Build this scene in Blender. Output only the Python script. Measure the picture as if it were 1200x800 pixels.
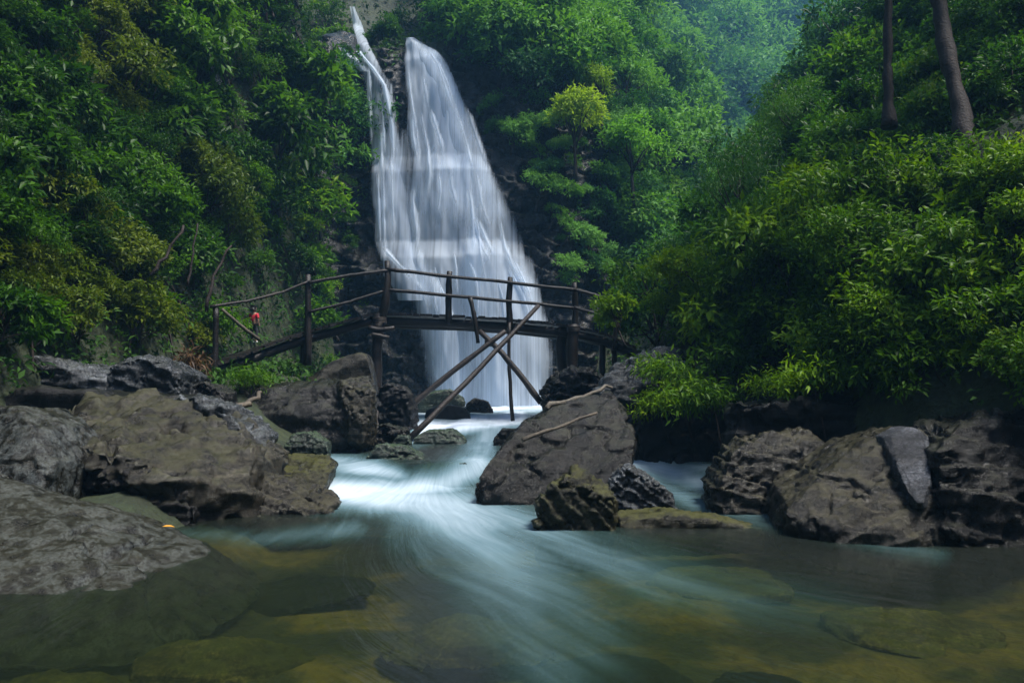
import bpy, math, random
import numpy as np
from mathutils import Vector, Matrix

for o in list(bpy.data.objects):
    bpy.data.objects.remove(o)
SC = bpy.context.scene
COL = SC.collection

# ------------------------------------------------------------------ camera, sky, sun, exposure
F = 900.0
CAMZ = 1.3
PITCH = math.atan2(50.0, F)
cam_d = bpy.data.cameras.new("camera")
cam_d.sensor_width = 36.0
cam_d.lens = F / 1200.0 * 36.0
cam_d.clip_start = 0.05
cam_d.clip_end = 1000.0
cam = bpy.data.objects.new("camera", cam_d)
COL.objects.link(cam)
cam.location = (0, 0, CAMZ)
cam.rotation_euler = (math.pi / 2 + PITCH, 0, 0)
SC.camera = cam

SUN_EL, SUN_AZ = math.radians(66), math.radians(110)      # azimuth measured from +Y towards +X
world = bpy.data.worlds.new("World")
SC.world = world
world.use_nodes = True
wn = world.node_tree.nodes
sky = wn.new("ShaderNodeTexSky")
sky.sky_type = 'NISHITA'
sky.sun_disc = False
sky.sun_elevation = SUN_EL
sky.sun_rotation = SUN_AZ
wn["Background"].inputs["Strength"].default_value = 0.07
world.node_tree.links.new(sky.outputs[0], wn["Background"].inputs["Color"])

sun_d = bpy.data.lights.new("sun", 'SUN')
sun_d.energy = 2.3
sun_d.angle = math.radians(20)
sun_d.color = (1.0, 0.96, 0.89)
sun = bpy.data.objects.new("sun", sun_d)
COL.objects.link(sun)
sun_dir = Vector((math.sin(SUN_AZ) * math.cos(SUN_EL), math.cos(SUN_AZ) * math.cos(SUN_EL), math.sin(SUN_EL)))
sun.rotation_euler = sun_dir.to_track_quat('Z', 'Y').to_euler()
sun.location = (0, 30, 80)

SC.view_settings.view_transform = 'Standard'
SC.view_settings.look = 'None'
SC.view_settings.gamma = 1.0
SC.view_settings.exposure = 1.66
SC.render.engine = 'CYCLES'
SC.cycles.use_denoising = True
SC.cycles.max_bounces = 8
SC.cycles.diffuse_bounces = 3
SC.cycles.glossy_bounces = 3
SC.cycles.transmission_bounces = 3
SC.cycles.transparent_max_bounces = 24
SC.cycles.volume_bounces = 1
SC.cycles.caustics_reflective = False
SC.cycles.caustics_refractive = False

rng = np.random.default_rng(11)
random.seed(11)

# ------------------------------------------------------------------ picture <-> place helpers
CA, SA = math.cos(PITCH), math.sin(PITCH)

def ray(px, py):
    xr = (np.asarray(px, float) - 600.0) / F
    yr = (400.0 - np.asarray(py, float)) / F
    dy = CA - yr * SA
    dz = SA + yr * CA
    return xr / dy, dz / dy                     # per metre of Y

def at(px, py, Y):
    a, b = ray(px, py)
    return np.array([a * Y, Y, CAMZ + b * Y])

def to_px(x, y, z):
    d = y * CA + (z - CAMZ) * SA
    u = -y * SA + (z - CAMZ) * CA
    d = np.maximum(d, 1e-3)
    return 600 + F * x / d, 400 - F * u / d

# ------------------------------------------------------------------ numpy noise
def _hash(ix, iy, iz, seed):
    h = (ix * 374761393 + iy * 668265263 + iz * 2147483647 + seed * 1274126177) & 0xFFFFFFFF
    h = ((h ^ (h >> 13)) * 1274126177) & 0xFFFFFFFF
    h = (h ^ (h >> 16)) & 0xFFFFFFFF
    return h.astype(np.float64) / 4294967295.0

def vnoise(p, seed=0):
    p = np.asarray(p, float)
    i = np.floor(p).astype(np.int64)
    f = p - i
    f = f * f * f * (f * (f * 6 - 15) + 10)
    r = 0
    for dx in (0, 1):
        wx = f[..., 0] if dx else 1 - f[..., 0]
        for dy in (0, 1):
            wy = f[..., 1] if dy else 1 - f[..., 1]
            for dz in (0, 1):
                wz = f[..., 2] if dz else 1 - f[..., 2]
                r = r + wx * wy * wz * _hash(i[..., 0] + dx, i[..., 1] + dy, i[..., 2] + dz, seed)
    return r * 2 - 1

def fbm(p, octs=4, seed=0, gain=0.5):
    a, s, tot, p = 1.0, 0.0, 0.0, np.asarray(p, float)
    for k in range(octs):
        s = s + a * vnoise(p, seed + k * 17)
        tot += a
        a *= gain
        p = p * 2.03 + 5.3
    return s / tot

def sstep(a, b, x):
    t = np.clip((np.asarray(x, float) - a) / (b - a), 0, 1)
    return t * t * (3 - 2 * t)

# ------------------------------------------------------------------ object helpers
def tag(o, label=None, cat=None, group=None, kind=None):
    if label: o["label"] = label
    if cat: o["category"] = cat
    if group: o["group"] = group
    if kind: o["kind"] = kind
    return o

def empty(name, loc=(0, 0, 0)):
    o = bpy.data.objects.new(name, None)
    o.empty_display_size = 0.2
    COL.objects.link(o)
    o.location = loc
    return o

def mesh_data(name, v, faces, mat=None, smooth=True, attrs=None, uv=None):
    me = bpy.data.meshes.new(name)
    v = np.asarray(v, np.float32)
    if isinstance(faces, np.ndarray):
        n, k = faces.shape
        me.vertices.add(len(v))
        me.vertices.foreach_set("co", v.ravel())
        me.loops.add(n * k)
        me.loops.foreach_set("vertex_index", faces.astype(np.int32).ravel())
        me.polygons.add(n)
        me.polygons.foreach_set("loop_start", np.arange(0, n * k, k, dtype=np.int32))
        me.polygons.foreach_set("loop_total", np.full(n, k, np.int32))
        me.update(calc_edges=True)
    else:
        me.from_pydata(v.tolist(), [], faces)
    if smooth:
        me.polygons.foreach_set("use_smooth", np.ones(len(me.polygons), bool))
    for an, av in (attrs or {}).items():
        a = me.attributes.new(an, 'FLOAT', 'POINT')
        a.data.foreach_set("value", np.asarray(av, np.float32).ravel())
    if uv is not None:
        ul = me.uv_layers.new(name="flow")
        li = np.empty(len(me.loops), np.int32)
        me.loops.foreach_get("vertex_index", li)
        ul.data.foreach_set("uv", np.asarray(uv, np.float32)[li].ravel())
    if mat: me.materials.append(mat)
    me.validate()
    return me

def obj(name, me, parent=None, loc=None):
    o = bpy.data.objects.new(name, me)
    COL.objects.link(o)
    if loc is not None: o.location = loc
    if parent: o.parent = parent
    return o

def grid_faces(nr, nc):
    i = np.arange((nr - 1) * (nc - 1))
    r, c = i // (nc - 1), i % (nc - 1)
    a = r * nc + c
    return np.stack([a, a + 1, a + nc + 1, a + nc], 1)

def tube(pts, radii, sides=8, seed=0, rough=0.0, caps=True):
    """A tapered pole or limb along pts: vertices and quads."""
    pts = np.asarray(pts, float)
    n = len(pts)
    radii = np.broadcast_to(np.asarray(radii, float), (n,)) if np.ndim(radii) else np.full(n, radii)
    t = np.gradient(pts, axis=0)
    t /= np.linalg.norm(t, axis=1)[:, None] + 1e-9
    ref = np.array([0.0, 0, 1]) if abs(t[0, 2]) < 0.8 else np.array([1.0, 0, 0])
    u = np.cross(t, ref); u /= np.linalg.norm(u, axis=1)[:, None] + 1e-9
    w = np.cross(t, u)
    ang = np.linspace(0, 2 * np.pi, sides, endpoint=False)
    ring = np.cos(ang)[None, :, None] * u[:, None, :] + np.sin(ang)[None, :, None] * w[:, None, :]
    v = pts[:, None, :] + ring * radii[:, None, None]
    if rough:
        v = v + ring * (fbm(v * (0.35 / max(radii.mean(), .01)), 3, seed) * rough)[..., None]
    f = []
    for i in range(n - 1):
        for k in range(sides):
            a, b = i * sides + k, i * sides + (k + 1) % sides
            f.append((a, b, b + sides, a + sides))
    if caps:
        f.append(tuple(range(sides - 1, -1, -1)))
        f.append(tuple((n - 1) * sides + k for k in range(sides)))
    return v.reshape(-1, 3), f

def pole_pts(a, b, n=7, bend=0.0, seed=0):
    a, b = np.asarray(a, float), np.asarray(b, float)
    t = np.linspace(0, 1, n)[:, None]
    p = a + (b - a) * t
    r = np.random.default_rng(seed)
    off = r.normal(size=3) * bend
    p = p + np.sin(t * np.pi) * off + r.normal(size=(n, 3)) * bend * 0.18 * np.sin(t * np.pi)
    return p

def join(parts):
    vs, fs, n = [], [], 0
    for v, f in parts:
        vs.append(v)
        fs += [tuple(int(i) + n for i in q) for q in f]
        n += len(v)
    return np.concatenate(vs), fs

def box(c, u, v, w):
    c, u, v, w = (np.asarray(q, float) for q in (c, u, v, w))
    s = [(-1, -1, -1), (1, -1, -1), (1, 1, -1), (-1, 1, -1), (-1, -1, 1), (1, -1, 1), (1, 1, 1), (-1, 1, 1)]
    V = np.array([c + a * u + b * v + d * w for a, b, d in s])
    return V, [(0, 3, 2, 1), (4, 5, 6, 7), (0, 1, 5, 4), (1, 2, 6, 5), (2, 3, 7, 6), (3, 0, 4, 7)]

# ------------------------------------------------------------------ materials
def new_mat(name):
    m = bpy.data.materials.new(name)
    m.use_nodes = True
    nt = m.node_tree
    for n in list(nt.nodes): nt.nodes.remove(n)
    out = nt.nodes.new("ShaderNodeOutputMaterial")
    return m, nt, out

def nd(nt, typ, **kw):
    n = nt.nodes.new(typ)
    for k, v in kw.items():
        if k.startswith("i_"):
            n.inputs[k[2:].replace("_", " ")].default_value = v
        else:
            setattr(n, k, v)
    return n

def ramp(nt, fac, stops, interp='LINEAR'):
    r = nt.nodes.new("ShaderNodeValToRGB")
    r.color_ramp.interpolation = interp
    e = r.color_ramp.elements
    while len(e) < len(stops): e.new(0.5)
    for k, (p, c) in enumerate(stops):
        e[k].position = p
        e[k].color = (*c, 1) if len(c) == 3 else c
    nt.links.new(fac, r.inputs[0])
    return r

def mth(nt, op, a, b=None, c=None, clamp=False):
    n = nt.nodes.new("ShaderNodeMath")
    n.operation = op
    n.use_clamp = clamp
    for k, q in enumerate((a, b, c)):
        if q is None: continue
        if isinstance(q, (int, float)): n.inputs[k].default_value = q
        else: nt.links.new(q, n.inputs[k])
    return n.outputs[0]

def mixc(nt, fac, a, b, blend='MIX'):
    n = nt.nodes.new("ShaderNodeMix")
    n.data_type = 'RGBA'
    n.blend_type = blend
    if isinstance(fac, (int, float)): n.inputs[0].default_value = fac
    else: nt.links.new(fac, n.inputs[0])
    for k, q in ((6, a), (7, b)):
        if isinstance(q, tuple): n.inputs[k].default_value = (*q, 1)
        else: nt.links.new(q, n.inputs[k])
    return n.outputs[2]

def rock_mat(name, c1, c2, moss=0.3, rough=0.35, strata=(20, 0), moss_c=(0.06, 0.07, 0.015), lichen=0.3,
             lichen_c=(0.22, 0.25, 0.25), scale=1.0, stain=None, lth=0.54):
    m, nt, out = new_mat(name)
    L = nt.links
    tc = nd(nt, "ShaderNodeTexCoord")
    ob = nd(nt, "ShaderNodeObjectInfo")
    mp = nd(nt, "ShaderNodeMapping")
    L.new(tc.outputs["Object"], mp.inputs[0])
    cmb = nd(nt, "ShaderNodeCombineXYZ")
    L.new(mth(nt, 'MULTIPLY', ob.outputs["Random"], 37.0), cmb.inputs[0])
    L.new(cmb.outputs[0], mp.inputs[1])
    mp.inputs[3].default_value = (scale,) * 3
    co = mp.outputs[0]
    n1 = nd(nt, "ShaderNodeTexNoise", i_Scale=1.6, i_Detail=8.0, i_Roughness=0.65); L.new(co, n1.inputs[0])
    n2 = nd(nt, "ShaderNodeTexNoise", i_Scale=30.0, i_Detail=8.0, i_Roughness=0.8); L.new(co, n2.inputs[0])
    n3 = nd(nt, "ShaderNodeTexNoise", i_Scale=4.5, i_Detail=7.0, i_Roughness=0.7); L.new(co, n3.inputs[0])
    # layered streaks
    mp2 = nd(nt, "ShaderNodeMapping"); L.new(co, mp2.inputs[0])
    mp2.inputs[2].default_value = (math.radians(strata[1]), math.radians(strata[0]), 0.3)
    mp2.inputs[3].default_value = (1.0, 1.0, 14.0)
    n4 = nd(nt, "ShaderNodeTexNoise", i_Scale=1.3, i_Detail=6.0, i_Roughness=0.65, i_Distortion=0.6); L.new(mp2.outputs[0], n4.inputs[0])
    vo = nd(nt, "ShaderNodeTexVoronoi", feature='DISTANCE_TO_EDGE', i_Scale=2.3)
    wv = nd(nt, "ShaderNodeVectorMath", operation='ADD'); L.new(co, wv.inputs[0]); L.new(mixc(nt, 0.85, n3.outputs[1], (0, 0, 0)), wv.inputs[1])
    L.new(wv.outputs[0], vo.inputs["Vector"])
    crack = ramp(nt, vo.outputs["Distance"], [(0.0, (0.25,) * 3), (0.015, (1,) * 3)]).outputs[0]
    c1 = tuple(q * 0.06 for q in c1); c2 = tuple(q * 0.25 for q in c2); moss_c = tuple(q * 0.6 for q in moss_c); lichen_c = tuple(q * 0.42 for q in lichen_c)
    base = ramp(nt, n1.outputs[0], [(0.3, c1), (0.7, c2)]).outputs[0]
    base = mixc(nt, 0.3, base, crack, 'MULTIPLY')
    streak = ramp(nt, n4.outputs[0], [(0.32, (0.15,) * 3), (0.5, (0.7,) * 3), (0.66, (1.9,) * 3)]).outputs[0]
    base = mixc(nt, 0.75, base, streak, 'MULTIPLY')
    grain = ramp(nt, n2.outputs[0], [(0.36, (0.12,) * 3), (0.5, (0.7,) * 3), (0.64, (2.0,) * 3)]).outputs[0]
    base = mixc(nt, 0.85, base, grain, 'MULTIPLY')
    if stain:
        st = ramp(nt, n3.outputs[0], [(0.50, (0, 0, 0)), (0.66, (1, 1, 1))]).outputs[0]
        base = mixc(nt, mth(nt, 'MULTIPLY', st, 0.7), base, stain)
    lm = mth(nt, 'MULTIPLY', ramp(nt, n3.outputs[0], [(lth, (0, 0, 0)), (lth + 0.1, (1, 1, 1))]).outputs[0], lichen)
    lm = mth(nt, 'MULTIPLY', lm, ramp(nt, n2.outputs[0], [(0.42, (0, 0, 0)), (0.55, (1, 1, 1))]).outputs[0])
    base = mixc(nt, lm, base, lichen_c)
    geo = nd(nt, "ShaderNodeNewGeometry")
    # edge highlights painted in as a paler colour along the crests
    edge_highlight = ramp(nt, mth(nt, 'ADD', geo.outputs["Pointiness"], mth(nt, 'MULTIPLY', mth(nt, 'SUBTRACT', n2.outputs[0], 0.5), 0.12)), [(0.545, (0, 0, 0)), (0.61, (1, 1, 1))]).outputs[0]
    base = mixc(nt, mth(nt, 'MULTIPLY', edge_highlight, 0.85), base, mixc(nt, 0.30, tuple(min(q * 2.4, 1) for q in c2), lichen_c))
    sx = nd(nt, "ShaderNodeSeparateXYZ"); L.new(geo.outputs["Normal"], sx.inputs[0])
    up = mth(nt, 'ADD', sx.outputs[2], mth(nt, 'MULTIPLY', mth(nt, 'SUBTRACT', n3.outputs[0], 0.5), 2.2))
    mm = ramp(nt, up, [(0.55, (0, 0, 0)), (1.0, (1, 1, 1))]).outputs[0]
    base = mixc(nt, mth(nt, 'MULTIPLY', mm, moss), base, moss_c)
    b = nd(nt, "ShaderNodeBsdfPrincipled")
    L.new(base, b.inputs["Base Color"])
    rg = mth(nt, 'ADD', mth(nt, 'MULTIPLY', n3.outputs[0], 0.5), rough - 0.36, clamp=True)
    rg = mth(nt, 'ADD', rg, mth(nt, 'MULTIPLY', mm, 0.25 * moss), clamp=True)
    L.new(rg, b.inputs["Roughness"])
    b.inputs["Specular IOR Level"].default_value = 0.3
    b.inputs["Coat Weight"].default_value = 0.0
    b.inputs["Coat Roughness"].default_value = 0.12
    hgt = mth(nt, 'ADD', mth(nt, 'MULTIPLY', n4.outputs[0], 0.6), mth(nt, 'MULTIPLY', n2.outputs[0], 1.0))
    hgt = mth(nt, 'ADD', hgt, mth(nt, 'MULTIPLY', n3.outputs[0], 0.35))
    hgt = mth(nt, 'ADD', hgt, mth(nt, 'MULTIPLY', crack, 0.2))
    bp = nd(nt, "ShaderNodeBump", i_Strength=0.8, i_Distance=0.022 / scale)
    L.new(hgt, bp.inputs["Height"]); L.new(bp.outputs[0], b.inputs["Normal"]); L.new(bp.outputs[0], b.inputs["Coat Normal"])
    L.new(b.outputs[0], out.inputs[0])
    return m

def leaf_mat(name, dark, mid, light, pale=None, trans=0.35, rough=0.42, patch=0.35, each=0.38, place=0.95):
    m, nt, out = new_mat(name)
    L = nt.links
    at_ = nd(nt, "ShaderNodeAttribute", attribute_name="rnd")
    ob = nd(nt, "ShaderNodeObjectInfo")
    geo = nd(nt, "ShaderNodeNewGeometry")
    nz = nd(nt, "ShaderNodeTexNoise", i_Scale=patch, i_Detail=3.0); L.new(geo.outputs["Position"], nz.inputs[0])
    t = mth(nt, 'ADD', mth(nt, 'MULTIPLY', at_.outputs["Fac"], 0.45), mth(nt, 'MULTIPLY', ob.outputs["Random"], each))
    t = mth(nt, 'ADD', t, mth(nt, 'MULTIPLY', mth(nt, 'SUBTRACT', nz.outputs[0], 0.36), place))
    stops = [(0.08, dark), (0.45, mid), (0.8, light)]
    if pale: stops.append((1.0, pale))
    c = ramp(nt, t, stops).outputs[0]
    b = nd(nt, "ShaderNodeBsdfPrincipled", i_Roughness=rough)
    b.inputs["Specular IOR Level"].default_value = 0.13
    L.new(c, b.inputs["Base Color"])
    tr = nd(nt, "ShaderNodeBsdfTranslucent")
    L.new(mixc(nt, 1.0, c, (1.3, 1.35, 0.45), 'MULTIPLY'), tr.inputs[0])
    mx = nd(nt, "ShaderNodeMixShader", i_Fac=trans)
    L.new(b.outputs[0], mx.inputs[1]); L.new(tr.outputs[0], mx.inputs[2])
    L.new(mx.outputs[0], out.inputs[0])
    return m

def wood_mat(name, c1, c2, rough=0.7, spec=0.3):
    m, nt, out = new_mat(name)
    L = nt.links
    tc = nd(nt, "ShaderNodeTexCoord")
    n1 = nd(nt, "ShaderNodeTexNoise", i_Scale=6.0, i_Detail=8.0, i_Roughness=0.7); L.new(tc.outputs["Object"], n1.inputs[0])
    n2 = nd(nt, "ShaderNodeTexNoise", i_Scale=35.0, i_Detail=4.0); L.new(tc.outputs["Object"], n2.inputs[0])
    c = ramp(nt, n1.outputs[0], [(0.3, c1), (0.72, c2)]).outputs[0]
    c = mixc(nt, 0.7, c, ramp(nt, n2.outputs[0], [(0.3, (0.4,) * 3), (0.7, (1.4,) * 3)]).outputs[0], 'MULTIPLY')
    b = nd(nt, "ShaderNodeBsdfPrincipled", i_Roughness=rough)
    b.inputs["Specular IOR Level"].default_value = spec
    L.new(c, b.inputs["Base Color"])
    bp = nd(nt, "ShaderNodeBump", i_Strength=0.8, i_Distance=0.015)
    L.new(mth(nt, 'ADD', n1.outputs[0], n2.outputs[0]), bp.inputs["Height"]); L.new(bp.outputs[0], b.inputs["Normal"])
    L.new(b.outputs[0], out.inputs[0])
    return m

def plain_mat(name, c, rough=0.7):
    m, nt, out = new_mat(name)
    tc = nd(nt, "ShaderNodeTexCoord")
    n1 = nd(nt, "ShaderNodeTexNoise", i_Scale=30.0, i_Detail=4.0); nt.links.new(tc.outputs["Object"], n1.inputs[0])
    col = ramp(nt, n1.outputs[0], [(0.3, tuple(q * 0.75 for q in c)), (0.7, tuple(q * 1.2 for q in c))]).outputs[0]
    b = nd(nt, "ShaderNodeBsdfPrincipled", i_Roughness=rough)
    nt.links.new(col, b.inputs["Base Color"])
    nt.links.new(b.outputs[0], out.inputs[0])
    return m

M = {}
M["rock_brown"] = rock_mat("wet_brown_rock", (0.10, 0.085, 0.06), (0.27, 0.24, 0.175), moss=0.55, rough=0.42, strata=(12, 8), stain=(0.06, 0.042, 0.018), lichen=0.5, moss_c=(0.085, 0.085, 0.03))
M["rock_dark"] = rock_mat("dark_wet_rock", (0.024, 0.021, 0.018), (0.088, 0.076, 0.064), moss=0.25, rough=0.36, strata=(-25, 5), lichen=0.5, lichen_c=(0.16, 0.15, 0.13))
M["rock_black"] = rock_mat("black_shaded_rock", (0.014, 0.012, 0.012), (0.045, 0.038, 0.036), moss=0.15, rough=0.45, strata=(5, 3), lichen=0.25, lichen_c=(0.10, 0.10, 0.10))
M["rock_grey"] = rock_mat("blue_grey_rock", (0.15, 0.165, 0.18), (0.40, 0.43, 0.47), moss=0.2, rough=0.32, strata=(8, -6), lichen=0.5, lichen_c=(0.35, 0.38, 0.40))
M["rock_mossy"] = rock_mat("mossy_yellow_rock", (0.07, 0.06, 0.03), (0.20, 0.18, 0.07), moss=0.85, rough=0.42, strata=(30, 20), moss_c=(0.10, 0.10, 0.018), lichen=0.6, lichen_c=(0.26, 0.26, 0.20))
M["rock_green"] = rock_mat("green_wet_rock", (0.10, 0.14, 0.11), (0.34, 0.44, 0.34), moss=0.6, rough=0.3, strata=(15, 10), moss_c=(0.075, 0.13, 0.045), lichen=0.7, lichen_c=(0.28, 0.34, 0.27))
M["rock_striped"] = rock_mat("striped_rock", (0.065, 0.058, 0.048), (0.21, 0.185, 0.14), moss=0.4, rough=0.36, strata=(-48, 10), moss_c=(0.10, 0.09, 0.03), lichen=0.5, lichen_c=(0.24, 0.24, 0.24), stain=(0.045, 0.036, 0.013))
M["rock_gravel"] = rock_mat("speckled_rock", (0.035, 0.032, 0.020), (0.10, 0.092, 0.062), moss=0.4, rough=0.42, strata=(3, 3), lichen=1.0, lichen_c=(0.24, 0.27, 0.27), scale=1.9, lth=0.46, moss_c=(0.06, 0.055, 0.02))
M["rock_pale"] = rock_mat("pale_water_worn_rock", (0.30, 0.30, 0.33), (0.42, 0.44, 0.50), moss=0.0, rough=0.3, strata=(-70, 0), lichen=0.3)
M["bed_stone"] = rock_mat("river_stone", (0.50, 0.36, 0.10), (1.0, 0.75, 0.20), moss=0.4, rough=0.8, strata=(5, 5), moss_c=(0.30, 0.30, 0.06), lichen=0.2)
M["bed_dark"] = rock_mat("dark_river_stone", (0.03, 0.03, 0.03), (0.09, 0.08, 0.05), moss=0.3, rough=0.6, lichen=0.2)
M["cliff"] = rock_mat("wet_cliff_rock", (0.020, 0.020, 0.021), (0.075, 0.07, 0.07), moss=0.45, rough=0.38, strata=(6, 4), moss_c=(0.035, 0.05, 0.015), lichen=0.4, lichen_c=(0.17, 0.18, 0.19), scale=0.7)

M["leaf_left"] = leaf_mat("left_bank_leaves", (0.006, 0.018, 0.003), (0.026, 0.082, 0.004), (0.10, 0.23, 0.008), (0.24, 0.31, 0.012))
M["leaf_bush"] = leaf_mat("bright_bush_leaves", (0.012, 0.035, 0.003), (0.065, 0.160, 0.006), (0.19, 0.32, 0.009), (0.31, 0.37, 0.012), patch=0.5)
M["leaf_far"] = leaf_mat("far_slope_leaves", (0.012, 0.045, 0.016), (0.045, 0.15, 0.038), (0.13, 0.30, 0.045), None, patch=0.12, trans=0.3, rough=0.6, each=0.75, place=0.2)
M["leaf_floor"] = leaf_mat("forest_floor_leaves", (0.006, 0.020, 0.005), (0.018, 0.055, 0.010), (0.045, 0.11, 0.015), None, patch=0.2, trans=0.2, rough=0.7)
M["leaf_mid"] = leaf_mat("mid_slope_leaves", (0.008, 0.028, 0.008), (0.030, 0.100, 0.014), (0.085, 0.21, 0.014), (0.18, 0.27, 0.02), patch=0.25)
M["leaf_yellow"] = leaf_mat("yellow_green_leaves", (0.07, 0.14, 0.012), (0.17, 0.29, 0.02), (0.28, 0.40, 0.03), None, trans=0.4, rough=0.55)
M["leaf_lime"] = leaf_mat("bright_green_leaves", (0.06, 0.17, 0.02), (0.15, 0.36, 0.04), (0.26, 0.50, 0.06), None, trans=0.4, rough=0.55)
M["leaf_olive"] = leaf_mat("olive_leaves", (0.02, 0.042, 0.006), (0.065, 0.11, 0.008), (0.14, 0.175, 0.012), None)
M["leaf_dead"] = leaf_mat("dead_brown_leaves", (0.03, 0.018, 0.010), (0.08, 0.045, 0.02), (0.14, 0.08, 0.03), None, trans=0.15)
M["bark"] = wood_mat("bark", (0.014, 0.010, 0.009), (0.055, 0.038, 0.032))
M["bark_pale"] = wood_mat("pale_bark", (0.08, 0.07, 0.055), (0.22, 0.19, 0.15))
M["wood_dark"] = wood_mat("dark_wet_timber", (0.005, 0.004, 0.0035), (0.022, 0.015, 0.013), rough=0.5, spec=0.4)
M["wood_pole"] = wood_mat("weathered_pole", (0.010, 0.007, 0.006), (0.055, 0.040, 0.032), rough=0.55, spec=0.4)
M["wood_pale"] = wood_mat("pale_stick_wood", (0.06, 0.05, 0.038), (0.17, 0.14, 0.105))

# ------------------------------------------------------------------ the land
def water_z(x, y):
    z = 0.24 * sstep(9.55, 10.45, y + 0.25 * np.sin(x * 2.2) + 0.1 * np.sin(x * 5.1))
    z = z + 0.06 * sstep(10.5, 13.2, y)
    z = z + 0.20 * sstep(13.4, 14.6, y + 0.3 * np.sin(x * 3.1))
    z = z + 0.14 * sstep(16.0, 17.4, y + 0.2 * np.sin(x * 2.3))
    return z

def I(y, tab):
    a = np.array(tab, float)
    return np.interp(y, a[:, 0], a[:, 1])

XWL = [(-20, -5), (3, -4.6), (4.5, -3.6), (6.5, -3.0), (8, -2.5), (10, -2.4), (13, -2.5), (16, -2.5), (22, -3.0), (24, -4.2), (30, -4.2)]
XL = [(-20, -8), (6, -6.4), (12, -6.1), (16, -5.75), (20, -5.55), (24, -5.5), (27, -5.8), (30, -6.4), (40, -7.5), (60, -12), (120, -30)]
XWR = [(-20, 6), (5.5, 5.0), (6.3, 4.4), (7, 3.1), (8.5, 2.6), (11, 3.0), (13, 2.5), (15, 1.9), (17, 1.3), (23, 1.2), (30, 1.2)]
XR = [(-20, 7), (5, 5.3), (7, 4.2), (9, 3.4), (12, 3.3), (15, 2.7), (18, 2.2), (24, 2.5), (30, 3.4), (34, 5.5), (45, 20), (60, 45), (120, 120)]

def H_raw(x, y):
    x = np.asarray(x, float); y = np.asarray(y, float)
    w = water_z(x, y)
    bed = w - 0.42 + 0.10 * np.sin(x * 1.7 + y) * np.sin(y * 1.3)
    dl = I(y, XWL) - x
    fl = I(y, XL)
    shelf = w - 0.4 + np.clip(dl + 0.3, -2, 20) * 0.62
    shelf = np.minimum(shelf, np.interp(y, [6, 8, 10, 12, 14, 30], [0.1, 0.3, 0.7, 1.1, 1.35, 1.6]))
    d = fl - x
    cap = 17.0 + 0.15 * np.maximum(y, 0)
    zl = 1.2 + d * np.interp(y, [12, 16, 20, 24, 32], [1.95, 2.6, 5.0, 9.0, 4.0])
    zl = np.where(zl > cap, cap + (zl - cap) * 0.3, zl)
    left = np.where(d > 0, np.maximum(shelf, zl), shelf)
    dr = x - I(y, XWR)
    rs = np.minimum(w - 0.4 + np.clip(dr + 0.3, -2, 20) * 0.7, 1.0)
    d = x - I(y, XR)
    zr = 0.8 + 1.4 * np.clip(d, 0, 2.2) + (1.12 + 0.22 * sstep(12, 22, y)) * np.maximum(d - 2.2, 0)
    zr = np.where(zr > 26, 26 + (zr - 26) * 0.3, zr)
    right = np.where(d > 0, np.maximum(rs, zr), rs)
    t = sstep(0.8, 4.5, x)
    d = y - (24.7 + np.clip(x - 5.0, 0, 16) * 2.4 + np.maximum(x - 21, 0) * 0.3)
    bl = np.where(d > 0, 0.7 + np.where(d < 2.5, d * 5.0, 12.5 + (d - 2.5) * 0.85), -5)
    br = np.where(d > 0, 0.9 + np.where(d < 5.0, d * 1.75, 8.75 + (d - 5.0) * 1.1), -5)
    back = bl * (1 - t) + br * t
    back = np.where(back > 78, 78 + (back - 78) * 0.25, back)
    # unseen rise added behind the viewpoint to block sky light on rock fronts
    rear = np.where(y < -7, (-7 - y) * 1.3 - 0.5, -5)
    return np.maximum(np.maximum(np.maximum(bed, left), np.maximum(right, back)), rear)

def H(x, y):
    x = np.asarray(x, float); y = np.asarray(y, float)
    h = H_raw(x, y)
    p = np.stack([x, y, np.zeros_like(x)], -1)
    rel = np.clip((h - water_z(x, y)) / 3.0, 0, 1)
    big = np.clip((h - 4) / 10.0, 0, 1)
    return h + fbm(p * 0.55, 4, 3) * 0.75 * rel + fbm(p * 0.13, 3, 9) * 2.2 * big + fbm(p * 1.1, 3, 4) * 0.10

xs = np.concatenate([np.arange(-46, -12, 0.8), np.arange(-12, 14, 0.26), np.arange(14, 85.1, 1.0)])
ys = np.concatenate([np.arange(-24, 2, 0.8), np.arange(2, 34, 0.26), np.arange(34, 160.1, 1.2)])
GX, GY = np.meshgrid(xs, ys)
GZ = H(GX, GY)
gm, nt, out = new_mat("forest_soil")
tc = nd(nt, "ShaderNodeNewGeometry")
n1 = nd(nt, "ShaderNodeTexNoise", i_Scale=1.1, i_Detail=8.0, i_Roughness=0.7); nt.links.new(tc.outputs["Position"], n1.inputs[0])
n2 = nd(nt, "ShaderNodeTexNoise", i_Scale=9.0, i_Detail=5.0); nt.links.new(tc.outputs["Position"], n2.inputs[0])
c = ramp(nt, n1.outputs[0], [(0.3, (0.010, 0.013, 0.005)), (0.5, (0.018, 0.028, 0.008)), (0.7, (0.04, 0.05, 0.014))]).outputs[0]
c = mixc(nt, 0.7, c, ramp(nt, n2.outputs[0], [(0.3, (0.4,) * 3), (0.7, (1.5,) * 3)]).outputs[0], 'MULTIPLY')
sz = nd(nt, "ShaderNodeSeparateXYZ"); nt.links.new(tc.outputs["Position"], sz.inputs[0])
n3 = nd(nt, "ShaderNodeTexNoise", i_Scale=0.9, i_Detail=5.0, i_Roughness=0.6); nt.links.new(tc.outputs["Position"], n3.inputs[0])
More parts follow.
